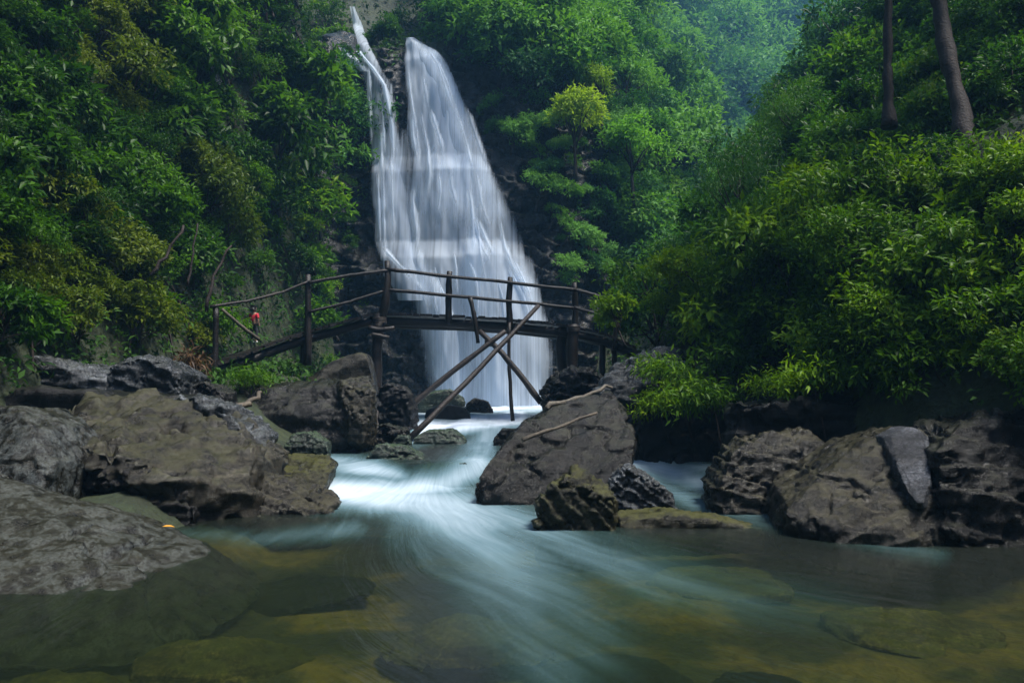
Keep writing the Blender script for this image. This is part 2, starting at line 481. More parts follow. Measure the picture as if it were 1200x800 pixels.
bedc = ramp(nt, n3.outputs[0], [(0.32, (0.025, 0.022, 0.014)), (0.48, (0.06, 0.055, 0.020)), (0.58, (0.24, 0.16, 0.03)), (0.72, (0.07, 0.09, 0.035))]).outputs[0]
bedc = mixc(nt, 0.6, bedc, ramp(nt, n2.outputs[0], [(0.3, (0.5,) * 3), (0.7, (1.4,) * 3)]).outputs[0], 'MULTIPLY')
c = mixc(nt, ramp(nt, mth(nt, 'ADD', sz.outputs[2], 0.35), [(0.15, (1, 1, 1)), (0.3, (0, 0, 0))]).outputs[0], c, bedc)
b = nd(nt, "ShaderNodeBsdfPrincipled", i_Roughness=0.8)
nt.links.new(c, b.inputs["Base Color"])
bp = nd(nt, "ShaderNodeBump", i_Strength=1.0, i_Distance=0.08)
nt.links.new(n2.outputs[0], bp.inputs["Height"]); nt.links.new(bp.outputs[0], b.inputs["Normal"])
nt.links.new(b.outputs[0], out.inputs[0])
ground = obj("ground", mesh_data("ground", np.stack([GX, GY, GZ], -1).reshape(-1, 3), grid_faces(*GX.shape), gm))
tag(ground, kind="structure")

def hit(px, py, y0=4.0, y1=150.0):
    """Where the line of sight through a picture point meets the land (arrays)."""
    px = np.atleast_1d(np.asarray(px, float)); py = np.atleast_1d(np.asarray(py, float))
    a, b_ = ray(px, py)
    Ys = y0 * (y1 / y0) ** np.linspace(0, 1, 260)
    res = np.full(len(px), np.nan)
    live = np.ones(len(px), bool)
    prev = np.full(len(px), y0)
    for Y in Ys:
        z = CAMZ + b_ * Y
        below = live & (H(a * Y, np.full_like(a, Y)) > z)
        res[below] = (Y + prev[below]) / 2
        live &= ~below
        prev = np.full(len(px), Y)
        if not live.any(): break
    return np.stack([a * res, res, CAMZ + b_ * res], -1)

# ------------------------------------------------------------------ the cliff behind the fall
CP = [(-1, 23.9), (0.6, 24.0), (3.2, 24.2), (5.3, 24.55), (5.9, 25.0), (8.3, 25.3), (8.9, 25.75), (11.0, 26.2), (12.6, 26.7), (13.4, 27.2), (14.2, 28.6), (15.5, 31.0)]
def cliff_y(x, z):
    y = I(z, CP)
    y = y + 1.0 * np.maximum(x - 1.9, 0) + 0.28 * np.maximum(-4.6 - x, 0) - 1.3 * sstep(-5.2, -6.6, x)
    return y

cx = np.linspace(-6.9, 4.6, 230)
cz = np.linspace(-0.5, 15.3, 300)
CX, CZ = np.meshgrid(cx, cz)
CY = cliff_y(CX, CZ)
pp = np.stack([CX, CZ, np.zeros_like(CX)], -1)
blk = pp * np.array([0.9, 1.4, 1]) + fbm(pp * 0.8, 3, 31)[..., None] * 0.7
saw = np.mod(CZ * 1.1 + fbm(pp * 0.6, 3, 41) * 1.6 + CX * 0.15, 1.0)
CY = CY - 0.32 * _hash(np.floor(blk[..., 0]).astype(np.int64), np.floor(blk[..., 1]).astype(np.int64), np.zeros(CX.shape, np.int64), 5) \
     - 0.30 * saw * (1 - 0.7 * sstep(0.9, 1.0, saw)) - fbm(pp * 1.7, 4, 51) * 0.30 - fbm(pp * 6, 3, 52) * 0.08 + 0.28
cf = grid_faces(*CX.shape)
top = 14.6 - 2.0 * np.maximum(CX - 1.2, 0) + fbm(pp * 1.2, 3, 61) * 1.0
cf = cf[(CZ < top).ravel()[cf[:, 0]]]
cliff = obj("cliff", mesh_data("cliff", np.stack([CX, CY, CZ], -1).reshape(-1, 3), cf, M["cliff"]))
tag(cliff, "dark wet rock cliff stepping down behind and beside the waterfall", "cliff", kind="structure")

# ------------------------------------------------------------------ water
def water_mat(name, fall):
    m, nt, out = new_mat(name)
    L = nt.links
    uv = nd(nt, "ShaderNodeUVMap", uv_map="flow")
    foam = nd(nt, "ShaderNodeAttribute", attribute_name="foam")
    mp = nd(nt, "ShaderNodeMapping"); L.new(uv.outputs[0], mp.inputs[0])
    mp.inputs[3].default_value = (1, 1, 1)
    n1 = nd(nt, "ShaderNodeTexNoise", i_Scale=1.0, i_Detail=6.0, i_Roughness=0.6, i_Distortion=0.15); L.new(mp.outputs[0], n1.inputs[0])
    mp2 = nd(nt, "ShaderNodeMapping"); L.new(uv.outputs[0], mp2.inputs[0]); mp2.inputs[3].default_value = (6.5, 1.5, 1)
    n2 = nd(nt, "ShaderNodeTexNoise", i_Scale=1.0, i_Detail=4.0, i_Roughness=0.6, i_Distortion=0.2); L.new(mp2.outputs[0], n2.inputs[0])
    st = mth(nt, 'ADD', mth(nt, 'MULTIPLY', n1.outputs[0], 0.52), mth(nt, 'MULTIPLY', n2.outputs[0], 0.48))
    white = nd(nt, "ShaderNodeBsdfDiffuse"); white.inputs[0].default_value = (0.76, 0.85, 0.96, 1)
    if fall:
        # thickness of the falling water: foam sets how much there is, the streaks where it parts
        a = mth(nt, 'ADD', foam.outputs["Fac"], mth(nt, 'MULTIPLY', mth(nt, 'SUBTRACT', st, 0.5), 2.0))
        al = ramp(nt, a, [(0.06, (0, 0, 0)), (0.45, (0.42,) * 3), (0.95, (0.97,) * 3)]).outputs[0]
        al = mth(nt, 'MULTIPLY', al, ramp(nt, foam.outputs["Fac"], [(0.0, (0, 0, 0)), (0.22, (1, 1, 1))]).outputs[0])
        tl = nd(nt, "ShaderNodeBsdfTranslucent"); tl.inputs[0].default_value = (0.76, 0.85, 0.96, 1)
        ms = nd(nt, "ShaderNodeMixShader", i_Fac=0.5)
        L.new(white.outputs[0], ms.inputs[1]); L.new(tl.outputs[0], ms.inputs[2])
        trp = nd(nt, "ShaderNodeBsdfTransparent")
        mx = nd(nt, "ShaderNodeMixShader"); L.new(al, mx.inputs[0])
        L.new(trp.outputs[0], mx.inputs[1]); L.new(ms.outputs[0], mx.inputs[2])
        L.new(mx.outputs[0], out.inputs[0])
        return m
    a = mth(nt, 'ADD', foam.outputs["Fac"], mth(nt, 'MULTIPLY', mth(nt, 'MULTIPLY', mth(nt, 'SUBTRACT', st, 0.5), 0.55),
                                              ramp(nt, foam.outputs["Fac"], [(0.0, (0, 0, 0)), (0.12, (1, 1, 1))]).outputs[0]))
    al = ramp(nt, a, [(0.02, (0, 0, 0)), (0.9, (0.93,) * 3)]).outputs[0]
    L.new(ramp(nt, a, [(0.10, (0.06, 0.15, 0.14)), (0.45, (0.22, 0.36, 0.42)), (1.0, (0.62, 0.70, 0.80))]).outputs[0], white.inputs[0])
    trp = nd(nt, "ShaderNodeBsdfTransparent"); trp.inputs[0].default_value = (0.44, 0.50, 0.32, 1)
    # silt and fine bubbles carried in the water give it a body of its own
    silt = nd(nt, "ShaderNodeBsdfDiffuse"); silt.inputs[0].default_value = (0.030, 0.048, 0.028, 1)
    body = nd(nt, "ShaderNodeMixShader", i_Fac=0.15)
    L.new(trp.outputs[0], body.inputs[1]); L.new(silt.outputs[0], body.inputs[2])
    gl = nd(nt, "ShaderNodeBsdfGlossy", i_Roughness=0.22)
    fr = nd(nt, "ShaderNodeFresnel", i_IOR=1.33)
    bp = nd(nt, "ShaderNodeBump", i_Strength=0.35, i_Distance=0.08)
    L.new(st, bp.inputs["Height"])
    L.new(bp.outputs[0], gl.inputs["Normal"]); L.new(bp.outputs[0], fr.inputs["Normal"])
    wet = nd(nt, "ShaderNodeMixShader"); L.new(fr.outputs[0], wet.inputs[0])
    L.new(body.outputs[0], wet.inputs[1]); L.new(gl.outputs[0], wet.inputs[2])
    mx = nd(nt, "ShaderNodeMixShader"); L.new(al, mx.inputs[0])
    L.new(wet.outputs[0], mx.inputs[1]); L.new(white.outputs[0], mx.inputs[2])
    L.new(mx.outputs[0], out.inputs[0])
    return m

M["stream"] = water_mat("stream_water", False)
M["fall"] = water_mat("falling_water", True)

def seg_d(px, py, pts):
    """Distance in the picture to a polyline, and the fraction along it."""
    best = np.full(px.shape, 1e9); frac = np.zeros(px.shape)
    P = np.array(pts, float)
    n = len(P) - 1
    for i in range(n):
        a, b_ = P[i], P[i + 1]
        ab = b_ - a
        t = np.clip(((px - a[0]) * ab[0] + (py - a[1]) * ab[1]) / (ab @ ab), 0, 1)
        d = np.hypot(px - a[0] - t * ab[0], py - a[1] - t * ab[1])
        m = d < best
        best[m] = d[m]; frac[m] = (i + t[m]) / n
    return best, frac

wx = np.arange(-9, 9.01, 0.065)
wy = np.concatenate([np.arange(-16, 2.5, 0.25), np.arange(2.5, 12, 0.05), np.arange(12, 25.2, 0.10)])
WX, WY = np.meshgrid(wx, wy)
WZ = water_z(WX, WY)
PX, PY = to_px(WX, WY, WZ)
front = WY > 2.0
foam = np.zeros_like(WX)
def add(pts, s0, s1, a0, a1):
    global foam
    d, t = seg_d(PX, PY, pts)
    s = s0 + (s1 - s0) * t
    foam = np.maximum(foam, (a0 + (a1 - a0) * t) * np.exp(-(d / s) ** 2))
add([(372, 574), (430, 578), (510, 588), (575, 598), (640, 622), (705, 655), (775, 692)], 20, 28, 1.0, 0.16)
add([(372, 576), (440, 584), (520, 596), (580, 612)], 16, 22, 0.95, 0.55)
add([(470, 585), (540, 612), (600, 640), (650, 690), (690, 740)], 30, 62, 0.62, 0.16)
add([(520, 600), (580, 680), (628, 740), (650, 800)], 44, 60, 0.32, 0.15)
add([(490, 588), (560, 622), (612, 672), (645, 735)], 28, 55, 0.75, 0.18)
add([(480, 600), (520, 640), (560, 690)], 40, 40, 0.34, 0.05)
add([(640, 625), (740, 660), (860, 700), (1000, 720)], 22, 34, 0.34, 0.06)
add([(560, 545), (520, 566), (470, 575), (390, 570)], 22, 14, 0.7, 0.9)
add([(385, 545), (440, 548), (470, 556)], 14, 10, 0.6, 0.6)
add([(600, 490), (575, 508), (560, 535), (540, 560)], 20, 26, 0.62, 0.42)
add([(495, 500), (560, 495), (610, 488)], 14, 12, 1.0, 0.95)
add([(480, 512), (500, 508)], 12, 10, 0.7, 0.8)
add([(490, 480), (560, 478), (640, 474)], 10, 10, 0.9, 0.9)
add([(745, 535), (800, 556), (850, 572)], 18, 14, 0.75, 0.55)
add([(760, 560), (820, 590), (900, 606), (1000, 626), (1100, 650)], 12, 14, 0.4, 0.16)
add([(770, 545), (860, 548)], 8, 8, 0.5, 0.5)
add([(200, 622), (300, 632), (420, 620)], 8, 12, 0.10, 0.28)
foam = foam * front
foam[(WY > 17)] = np.maximum(foam[WY > 17], 0.5)
foam = foam + 0.22 * fbm(np.stack([WX * 1.6, WY * 0.9, WX * 0], -1), 4, 77) * np.clip(foam * 2, 0, 1) * (WY > 9.8)
# ripples run with the current, which fans out from the little drop
ox, oy = -0.9, 11.6
R = np.hypot(WX - ox, WY - oy)
TH = np.arctan2(WX - ox, -(WY - oy)) - 0.05 * np.maximum(R - 1.5, 0) + 0.03 * fbm(np.stack([WX * 0.7, WY * 0.7, WX * 0], -1), 2, 79)
near = WY < 10.6
U = np.where(near, TH * 8.0, WX * 1.8)
V = np.where(near, R * 0.45, WY * 0.45)
rp = np.stack([U * 0.65, V * 1.2, np.zeros_like(U)], -1)
WZ = WZ + fbm(rp, 4, 71) * (0.012 + 0.05 * np.clip(foam, 0, 1)) + fbm(np.stack([WX * 4, WY * 4, WX * 0], -1), 2, 73) * 0.035 * foam * sstep(9.4, 10.2, WY)
water = obj("water", mesh_data("water", np.stack([WX, WY, WZ], -1).reshape(-1, 3), grid_faces(*WX.shape), M["stream"],
            attrs={"foam": foam}, uv=np.stack([U, V], -1).reshape(-1, 2)))
tag(water, kind="structure")

fall = empty("waterfall", (-1.5, 24, 0.6))
tag(fall, "tall silky white waterfall pouring down the stepped cliff", "waterfall", kind="structure")

def curtain(name, rows, off, dens, edge=0.18, rib=0.12, nc=70, seed=0, ux=2.2, top_fade=0.0, bottom_fade=0.0):
    R_ = np.array(rows, float)
    L_ = np.linspace(R_[0, 0], R_[-1, 0], max(12, int((R_[-1, 0] - R_[0, 0]) / 2.2)))
    nr = len(L_)
    u = np.linspace(0, 1, nc)
    l = np.interp(L_, R_[:, 0], R_[:, 1]); r = np.interp(L_, R_[:, 0], R_[:, 2])
    wob = vnoise(np.stack([L_ / 14.0, L_ * 0, L_ * 0], -1), seed + 3) * 1.6
    px = (l + wob)[:, None] * (1 - u) + (r - wob)[:, None] * u
    py = np.repeat(L_[:, None], nc, 1)
    a, b_ = ray(px, py)
    q = np.stack([px / 16.0, py / 70.0, np.zeros_like(px)], -1)
    o = off + rib * fbm(q, 3, seed) + off * 0.9 * np.sin(np.pi * u)[None, :]
    Y = np.full(px.shape, 25.0)
    for _ in range(14):
        Y = 0.5 * Y + 0.5 * (cliff_y(a * Y, CAMZ + b_ * Y) - o)
    P = np.stack([a * Y, Y, CAMZ + b_ * Y], -1)
    ed = np.minimum(sstep(0, edge, u), sstep(0, edge, 1 - u))
    # water whitens where it strikes a ledge
    z = P[..., 2]
    ledge = 1.2 * fbm(np.stack([px / 26.0, px * 0, px * 0 + seed], -1), 2, 15)
    hit_ = 0.05 * np.exp(-((z - 5.6 - 0.9 * ledge) / 0.4) ** 2) + 0.1 * np.exp(-((z - 8.6 - ledge) / 0.35) ** 2) + 0.1 * np.exp(-((z - 7.1 - ledge) / 0.3) ** 2)
    fo = (dens + hit_ + 0.55 * fbm(np.stack([px / 20.0, py / 110.0, px * 0], -1), 3, seed + 9)) * ed[None, :]
    v_ = (L_ - L_[0]) / (L_[-1] - L_[0])
    rag = 0.35 * fbm(np.stack([px / 15.0, px * 0, px * 0 + seed], -1), 3, 19)
    if top_fade: fo = fo * sstep(0, top_fade, v_[:, None] + rag * top_fade * 1.5 * (v_[:, None] > 0.01))
    if bottom_fade: fo = fo * sstep(0, bottom_fade, 1 - v_[:, None] + rag * bottom_fade * (v_[:, None] < 0.99))
    uu = P[..., 0] * ux
    uvs = np.stack([uu, P[..., 2] * 0.11 + seed * 3.1], -1)
    o_ = obj(name, mesh_data(name, P.reshape(-1, 3), grid_faces(nr, nc), M["fall"], attrs={"foam": fo}, uv=uvs.reshape(-1, 2)))
    o_.parent = fall
    o_.matrix_parent_inverse = Matrix.Translation(-Vector(fall.location))
    return o_

MAIN = [(44, 475, 486), (52, 473, 500), (62, 473, 517), (80, 473, 529), (100, 473, 539), (150, 475, 560), (175, 477, 572), (200, 477, 582),
        (240, 468, 600), (280, 464, 617), (300, 464, 624), (340, 474, 640), (380, 483, 650), (420, 490, 654), (455, 496, 653), (484, 505, 648)]
LEFT = [(8, 408, 417), (30, 411, 427), (52, 417, 434), (70, 421, 443), (80, 423, 448), (100, 426, 461), (150, 431, 468), (200, 432, 476),
        (240, 434, 482), (280, 436, 490), (300, 441, 492), (330, 450, 502), (352, 464, 512)]
curtain("water_curtain", MAIN, 0.34, 0.86, edge=0.12, seed=1, nc=110)
curtain("water_curtain", [(46, 478, 492), (60, 482, 516), (90, 492, 534), (150, 512, 556), (200, 520, 580), (240, 528, 594), (285, 536, 606)], 0.36, 0.66, seed=2, ux=3.0, bottom_fade=0.25, top_fade=0.1)
curtain("water_curtain", LEFT, 0.28, 0.74, seed=3, edge=0.16)
curtain("water_curtain", [(262, 512, 606), (280, 516, 612), (295, 520, 618), (310, 525, 622), (340, 527, 638), (380, 532, 649), (430, 538, 653), (484, 548, 647)], 0.62, 0.80, seed=4, edge=0.25, ux=2.6, top_fade=0.3)
curtain("water_curtain", [(160, 484, 562), (202, 480, 584), (225, 478, 594), (250, 474, 604), (284, 470, 616)], 0.42, 0.60, seed=5, ux=3.0, top_fade=0.5, bottom_fade=0.5)
curtain("water_curtain", [(270, 450, 486), (320, 480, 512), (350, 492, 530), (400, 500, 548), (470, 508, 560)], 0.40, 0.60, seed=6, ux=3.0, top_fade=0.35)
curtain("water_curtain", [(150, 440, 486), (200, 440, 488), (240, 440, 484), (300, 446, 500), (350, 466, 520)], 0.20, 0.5, seed=11, edge=0.2, top_fade=0.3)
curtain("water_strand", [(56, 396, 404), (70, 408, 420), (84, 420, 434)], 0.2, 0.75, seed=7, nc=16, ux=3)
curtain("water_strand", [(60, 416, 424), (80, 432, 442), (100, 446, 455), (140, 454, 463), (200, 460, 468)], 0.36, 0.9, seed=8, nc=14, ux=4, edge=0.4, bottom_fade=0.5)
curtain("water_strand", [(286, 438, 454), (305, 456, 468), (322, 470, 488), (350, 490, 512)], 0.4, 0.6, seed=9, nc=14, ux=4, edge=0.45, bottom_fade=0.4, top_fade=0.2)
srng = np.random.default_rng(5)
mt = np.array(MAIN, float)
for k in range(26):
    u0 = srng.uniform(0.06, 0.94); y0 = srng.choice([60, 120, 200, 205, 240, 288, 300]) + srng.uniform(-8, 15)
    ln = srng.uniform(60, 150); w = srng.uniform(3, 8)
    rows = []
    for t in np.linspace(0, 1, 6):
        yy = min(y0 + ln * t, 480)
        uu = np.clip(u0 + 0.03 * math.sin(t * 4 + k), 0.04, 0.96)
        xx = np.interp(yy, mt[:, 0], mt[:, 1]) * (1 - uu) + np.interp(yy, mt[:, 0], mt[:, 2]) * uu
        rows.append((yy + t * 0.01, xx - w * (0.6 + 0.6 * t), xx + w * (0.6 + 0.6 * t)))
    curtain("water_strand", rows, 0.62, 0.62, seed=20 + k, nc=11, ux=4, edge=0.5, top_fade=0.2, bottom_fade=0.6, rib=0.04)
for k in range(10):
    y0 = srng.uniform(70, 240); x0 = srng.uniform(430, 466); ln = srng.uniform(60, 120); w = srng.uniform(2.5, 5)
    rows = [(y0 + ln * t, x0 - w + 4 * t, x0 + w + 4 * t) for t in np.linspace(0, 1, 5)]
    curtain("water_strand", rows, 0.45, 0.6, seed=70 + k, nc=9, ux=4, edge=0.45, top_fade=0.2, bottom_fade=0.6, rib=0.04)

# ------------------------------------------------------------------ rocks
def hull_rock(name, pts3, voxel, mat, loc, disp=0.06, strata=None, seed=0, smooth_it=1, freq=1.0, chip=1.0):
    import bmesh
    bm = bmesh.new()
    for p in pts3: bm.verts.new(p)
    res = bmesh.ops.convex_hull(bm, input=bm.verts)
    bmesh.ops.delete(bm, geom=[g for g in res["geom_interior"] if isinstance(g, bmesh.types.BMVert)], context='VERTS')
    bmesh.ops.recalc_face_normals(bm, faces=bm.faces)
    me = bpy.data.meshes.new(name)
    bm.to_mesh(me); bm.free()
    tmp = bpy.data.objects.new("tmp", me)
    COL.objects.link(tmp)
    md = tmp.modifiers.new("r", 'REMESH'); md.mode = 'VOXEL'; md.voxel_size = voxel
    if smooth_it:
        sm = tmp.modifiers.new("s", 'SMOOTH'); sm.iterations = smooth_it; sm.factor = 0.5
    dg = bpy.context.evaluated_depsgraph_get()
    me2 = bpy.data.meshes.new_from_object(tmp.evaluated_get(dg))
    bpy.data.objects.remove(tmp)
    n = len(me2.vertices)
    co = np.empty(n * 3, np.float32); no = np.empty(n * 3, np.float32)
    me2.vertices.foreach_get("co", co); me2.vertex_normals.foreach_get("vector", no)
    co = co.reshape(-1, 3).astype(float); no = no.reshape(-1, 3).astype(float)
    S = np.linalg.norm(co.max(0) - co.min(0)) / 2.0
    rc = np.random.default_rng(seed + 500)
    for k in range(26):
        nv = rc.normal(size=3); nv /= np.linalg.norm(nv)
        pr = co @ nv
        h = pr.max() - S * rc.uniform(0.01, 0.075) * chip
        co = co - np.maximum(pr - h, 0)[:, None] * nv * 0.93
    p = co / S
    # broad lumps, facets chipped off along a few planes, ledges along the bedding, small pits
    d = fbm(p * 1.6 * freq + seed * 3.7, 3, seed) * 0.55
    r = np.random.default_rng(seed)
    cell = p * 2.6 * freq + fbm(p * 2.2, 3, seed + 5)[:, None] * 0.8
    ci = np.floor(cell).astype(np.int64)
    d += (_hash(ci[:, 0], ci[:, 1], ci[:, 2], seed) - 0.5) * 0.55
    if strata is not None:
        s = np.asarray(strata, float); fq = np.linalg.norm(s); s = s / fq
        ph = (p @ s) * fq + fbm(p * 1.8, 3, seed + 8) * 0.7
        k = np.mod(ph, 1.0)
        d += (k * (1 - sstep(0.86, 1.0, k)) - 0.4) * 0.8 * (0.5 + 0.5 * _hash(np.floor(ph).astype(np.int64), ci[:, 0] * 0, ci[:, 0] * 0, seed))
    d += fbm(p * 6 * freq, 3, seed + 11) * 0.45 - np.abs(fbm(p * 5 * freq + 3, 4, seed + 21)) * 0.5 + 0.1 + fbm(p * 20 * freq, 3, seed + 12) * 0.4
    ridge = 1 - np.abs(fbm(p * 2.4 * freq + 9, 3, seed + 14))
    d -= 0.9 * sstep(0.95, 1.0, ridge)
    co = co + no * (d * disp * S)[:, None]
    me2.vertices.foreach_set("co", co.astype(np.float32).ravel())
    me2.polygons.foreach_set("use_smooth", np.ones(len(me2.polygons), bool))
    me2.materials.clear()
    me2.materials.append(mat)
    me2.name = name
    me2.update()
    return obj(name, me2, loc=loc)

ROCKS = {}
def rock(label, outline, Y, T, mat, group=None, cat="boulder", disp=0.06, strata=None, seed=0, down=0.35, back=0.8, bulge=0.0, res=46, name="boulder", freq=1.0, chip=1.0, tilt=0.0, smooth_it=0, flare=1.0):
    """outline: picture points (px, py[, extra depth]) of the rock's face at distance Y; it reaches T metres back."""
    front = []
    for q in outline:
        dy = q[2] if len(q) > 2 else 0.0
        front.append(at(q[0], q[1], Y + dy))
    front = np.array(front)
    c = front.mean(0)
    pts = [front]
    zmin = front[:, 2].min()
    low = front[front[:, 2] < zmin + 0.35 * (np.ptp(front[:, 2]) + 1e-6)].copy()
    low[:, 2] -= down
    low[:, :2] = c[:2] + (low[:, :2] - c[:2]) * flare
    pts.append(low)
    bk = c + (front - c) * back
    bk[:, 1] = c[1] + T + (front[:, 1] - c[1]) * 0.3
    bk[:, 2] += tilt * T
    pts.append(bk)
    lb = bk.copy(); lb[:, 2] = zmin - down
    pts.append(lb)
    if bulge:
        pts.append(c[None, :] + np.array([[0, -bulge, 0]]))
    P = np.concatenate(pts)
    loc = np.array([P[:, 0].mean(), P[:, 1].mean(), P[:, 2].min()])
    size = max(np.ptp(front[:, 0]), np.ptp(front[:, 2]), 0.2)
    o = hull_rock(name, (P - loc).tolist(), size / res, M[mat], loc, disp, strata, seed, smooth_it, freq, chip)
    tag(o, label, cat, group)
    ROCKS[label] = o
    return o

LB = "rocks heaped along the left bank"
RB = "rocks heaped along the right bank"
MS = "stones standing in the stream"
SUB = "stones under the clear pool water"
# left bank
rock("long layered blue-grey rock at the far left edge below the dark bushes", [(-40, 424), (40, 414), (95, 428), (132, 440), (128, 462), (60, 478), (-40, 482)], 10.2, 1.6, "rock_grey", LB, strata=(0.4, 0.2, 7), seed=1, disp=0.07)
rock("angular grey rock with a pale sloping face, beside brown fern stump", [(124, 424), (150, 416), (185, 418), (212, 440), (214, 462), (170, 476), (118, 474)], 10.0, 1.2, "rock_grey", LB, strata=(2, 0.2, 5), seed=2, disp=0.06)
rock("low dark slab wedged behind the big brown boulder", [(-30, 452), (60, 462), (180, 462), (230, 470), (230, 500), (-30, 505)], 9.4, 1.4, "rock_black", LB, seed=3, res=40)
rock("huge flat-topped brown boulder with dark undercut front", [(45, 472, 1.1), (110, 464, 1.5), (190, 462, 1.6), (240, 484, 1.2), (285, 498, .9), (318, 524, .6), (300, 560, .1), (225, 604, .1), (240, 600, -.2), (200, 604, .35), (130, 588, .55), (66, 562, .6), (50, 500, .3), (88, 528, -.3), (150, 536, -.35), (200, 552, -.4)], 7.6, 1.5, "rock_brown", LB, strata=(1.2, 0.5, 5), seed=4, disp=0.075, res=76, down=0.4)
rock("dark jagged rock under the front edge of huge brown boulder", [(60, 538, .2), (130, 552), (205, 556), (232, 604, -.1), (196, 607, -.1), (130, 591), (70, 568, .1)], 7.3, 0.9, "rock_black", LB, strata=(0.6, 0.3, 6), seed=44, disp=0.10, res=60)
rock("bluish wet crest of rock on the back of huge brown boulder", [(178, 488, .2), (208, 460), (245, 464), (280, 486), (312, 520, -.2), (300, 540, -.2), (225, 520)], 8.9, 0.7, "rock_grey", LB, strata=(5, 0.5, 4), seed=5, disp=0.09, res=50)
rock("grey rounded rock at left edge under the layered rock", [(-40, 480, .4), (20, 476, .3), (46, 500), (58, 545, -.2), (50, 580, -.3), (-40, 570, -.3)], 6.9, 1.0, "rock_gravel", LB, seed=6, disp=0.04)
rock("broad speckled boulder sloping into pool at the lower left corner", [(-120, 540, 1.1), (-20, 546, 1.1), (60, 570, 1.1), (150, 596, 1.1), (232, 628, .95), (236, 646, .45), (155, 686, -.5), (70, 692, -.62), (-120, 672, -.5)], 5.5, 0.25, "rock_gravel", LB, back=0.6, tilt=-1.0, flare=1.5, chip=0.2, seed=7, disp=0.035, res=80, down=0.35, freq=0.8)
rock("slanted striped slab with mossy edge at pool rim", [(276, 556, .2), (300, 548, .3), (345, 568, .1), (392, 594, -.1), (384, 606, -.2), (300, 606, -.2), (272, 590)], 7.9, 0.55, "rock_striped", LB, strata=(3.2, 0.3, 6.5), seed=8, disp=0.09, res=56)
rock("flat mossy yellow stone with one pale lichen spot", [(304, 546, .3), (330, 532, .5), (382, 532, .5), (390, 548), (372, 566, -.1), (330, 572, -.1), (306, 562)], 9.3, 0.7, "rock_mossy", LB, seed=9, disp=0.05, res=50)
rock("small pale green stone in front of dark square block", [(329, 520), (340, 507, .1), (366, 506, .1), (384, 520), (384, 534), (330, 534)], 10.3, 0.5, "rock_green", LB, seed=10, disp=0.08, res=44, cat="stone", name="stone")
rock("large dark square block with flat top under the bridge ramp", [(262, 456, .6), (300, 450, .8), (390, 446, .8), (424, 452, .3), (432, 492, 0), (418, 526), (340, 524), (290, 500)], 11.6, 1.6, "rock_dark", LB, seed=11, disp=0.035, res=60, strata=(0.3, 0.2, 3))
rock("tan wedge-shaped rock face at right end of dark square block", [(388, 446, .4), (432, 440, .5), (438, 462), (424, 500, -.05), (408, 490, -.05)], 11.5, 0.6, "rock_brown", LB, seed=12, disp=0.05, res=40)
rock("smooth rounded brown boulder behind bridge pile, pale right edge", [(352, 446), (385, 424), (418, 410), (436, 416), (440, 446), (400, 452)], 14.6, 1.0, "rock_brown", LB, seed=13, disp=0.02, res=44)
rock("knobby dark rock against the foot of the tall bridge pile", [(424, 478), (452, 446), (476, 452), (486, 482), (480, 512), (432, 514)], 14.2, 1.0, "rock_black", LB, seed=14, disp=0.10, res=44)
rock("low brown rock with dead roots below the tall bridge pile", [(412, 504), (450, 496), (478, 504), (474, 522), (416, 524)], 12.4, 0.7, "rock_dark", LB, seed=15, disp=0.10, res=40)
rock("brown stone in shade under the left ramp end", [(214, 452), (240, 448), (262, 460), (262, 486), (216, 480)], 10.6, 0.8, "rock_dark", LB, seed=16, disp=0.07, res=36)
rock("bare grey rock face among the bushes high on left bank", [(212, 88), (222, 64), (240, 62), (254, 90), (248, 104), (222, 102)], float(hit([232], [82], 6.0)[0][1]) - 0.35, 0.8, "rock_grey", None, cat="rock", name="rock_outcrop", seed=40, disp=0.08)
# stream
rock("wet green stone with water sliding round it, below tall pile", [(424, 540), (444, 519, .1), (476, 524, .1), (508, 545), (505, 562), (428, 562)], 10.8, 0.8, "rock_green", MS, seed=17, disp=0.06, cat="stone", name="stone")
rock("domed dark green stone at the foot of the long diagonal pole", [(482, 517), (498, 504, .1), (530, 503, .1), (548, 516), (548, 530), (484, 530)], 13.0, 0.9, "rock_green", MS, seed=18, disp=0.05, cat="stone", name="stone")
rock("rounded brown stone at waterfall foot, right of bridge poles", [(544, 474), (556, 466), (572, 470), (578, 480), (576, 486), (544, 486)], 17.6, 0.6, "rock_dark", MS, seed=19, disp=0.05, cat="stone", name="stone", res=30)
rock("long low stone at waterfall foot between the two leaning poles", [(486, 470), (505, 458), (528, 456), (544, 466), (544, 480), (488, 482)], 18.2, 0.8, "rock_green", MS, seed=20, disp=0.05, cat="stone", name="stone", res=32)
rock("small dark stone in the stream behind domed green stone", [(496, 482), (520, 474), (546, 478), (552, 488), (500, 490)], 16.6, 0.6, "rock_black", MS, seed=21, disp=0.06, cat="stone", name="stone", res=30)
rock("small dark stone in the white water left of biggest boulder", [(578, 514), (588, 502), (604, 502), (612, 514), (606, 522), (580, 522)], 12.6, 0.5, "rock_dark", MS, seed=51, disp=0.06, cat="stone", name="stone", res=30)
rock("tiny green stone beside the domed green stone", [(458, 520), (466, 510), (478, 511), (482, 522), (460, 524)], 12.2, 0.4, "rock_green", MS, seed=52, disp=0.06, cat="stone", name="stone", res=30)
rock("low stone just breaking the white water below domed green stone", [(512, 552), (524, 542), (548, 542), (560, 553), (540, 558), (516, 558)], 10.5, 0.4, "rock_green", MS, seed=53, disp=0.06, cat="stone", name="stone", res=30)
rock("dark stone by the side channel's upper bend", [(826, 540), (836, 528), (856, 528), (862, 542), (848, 548), (830, 547)], 11.3, 0.5, "rock_black", MS, seed=54, disp=0.06, cat="stone", name="stone", res=30)
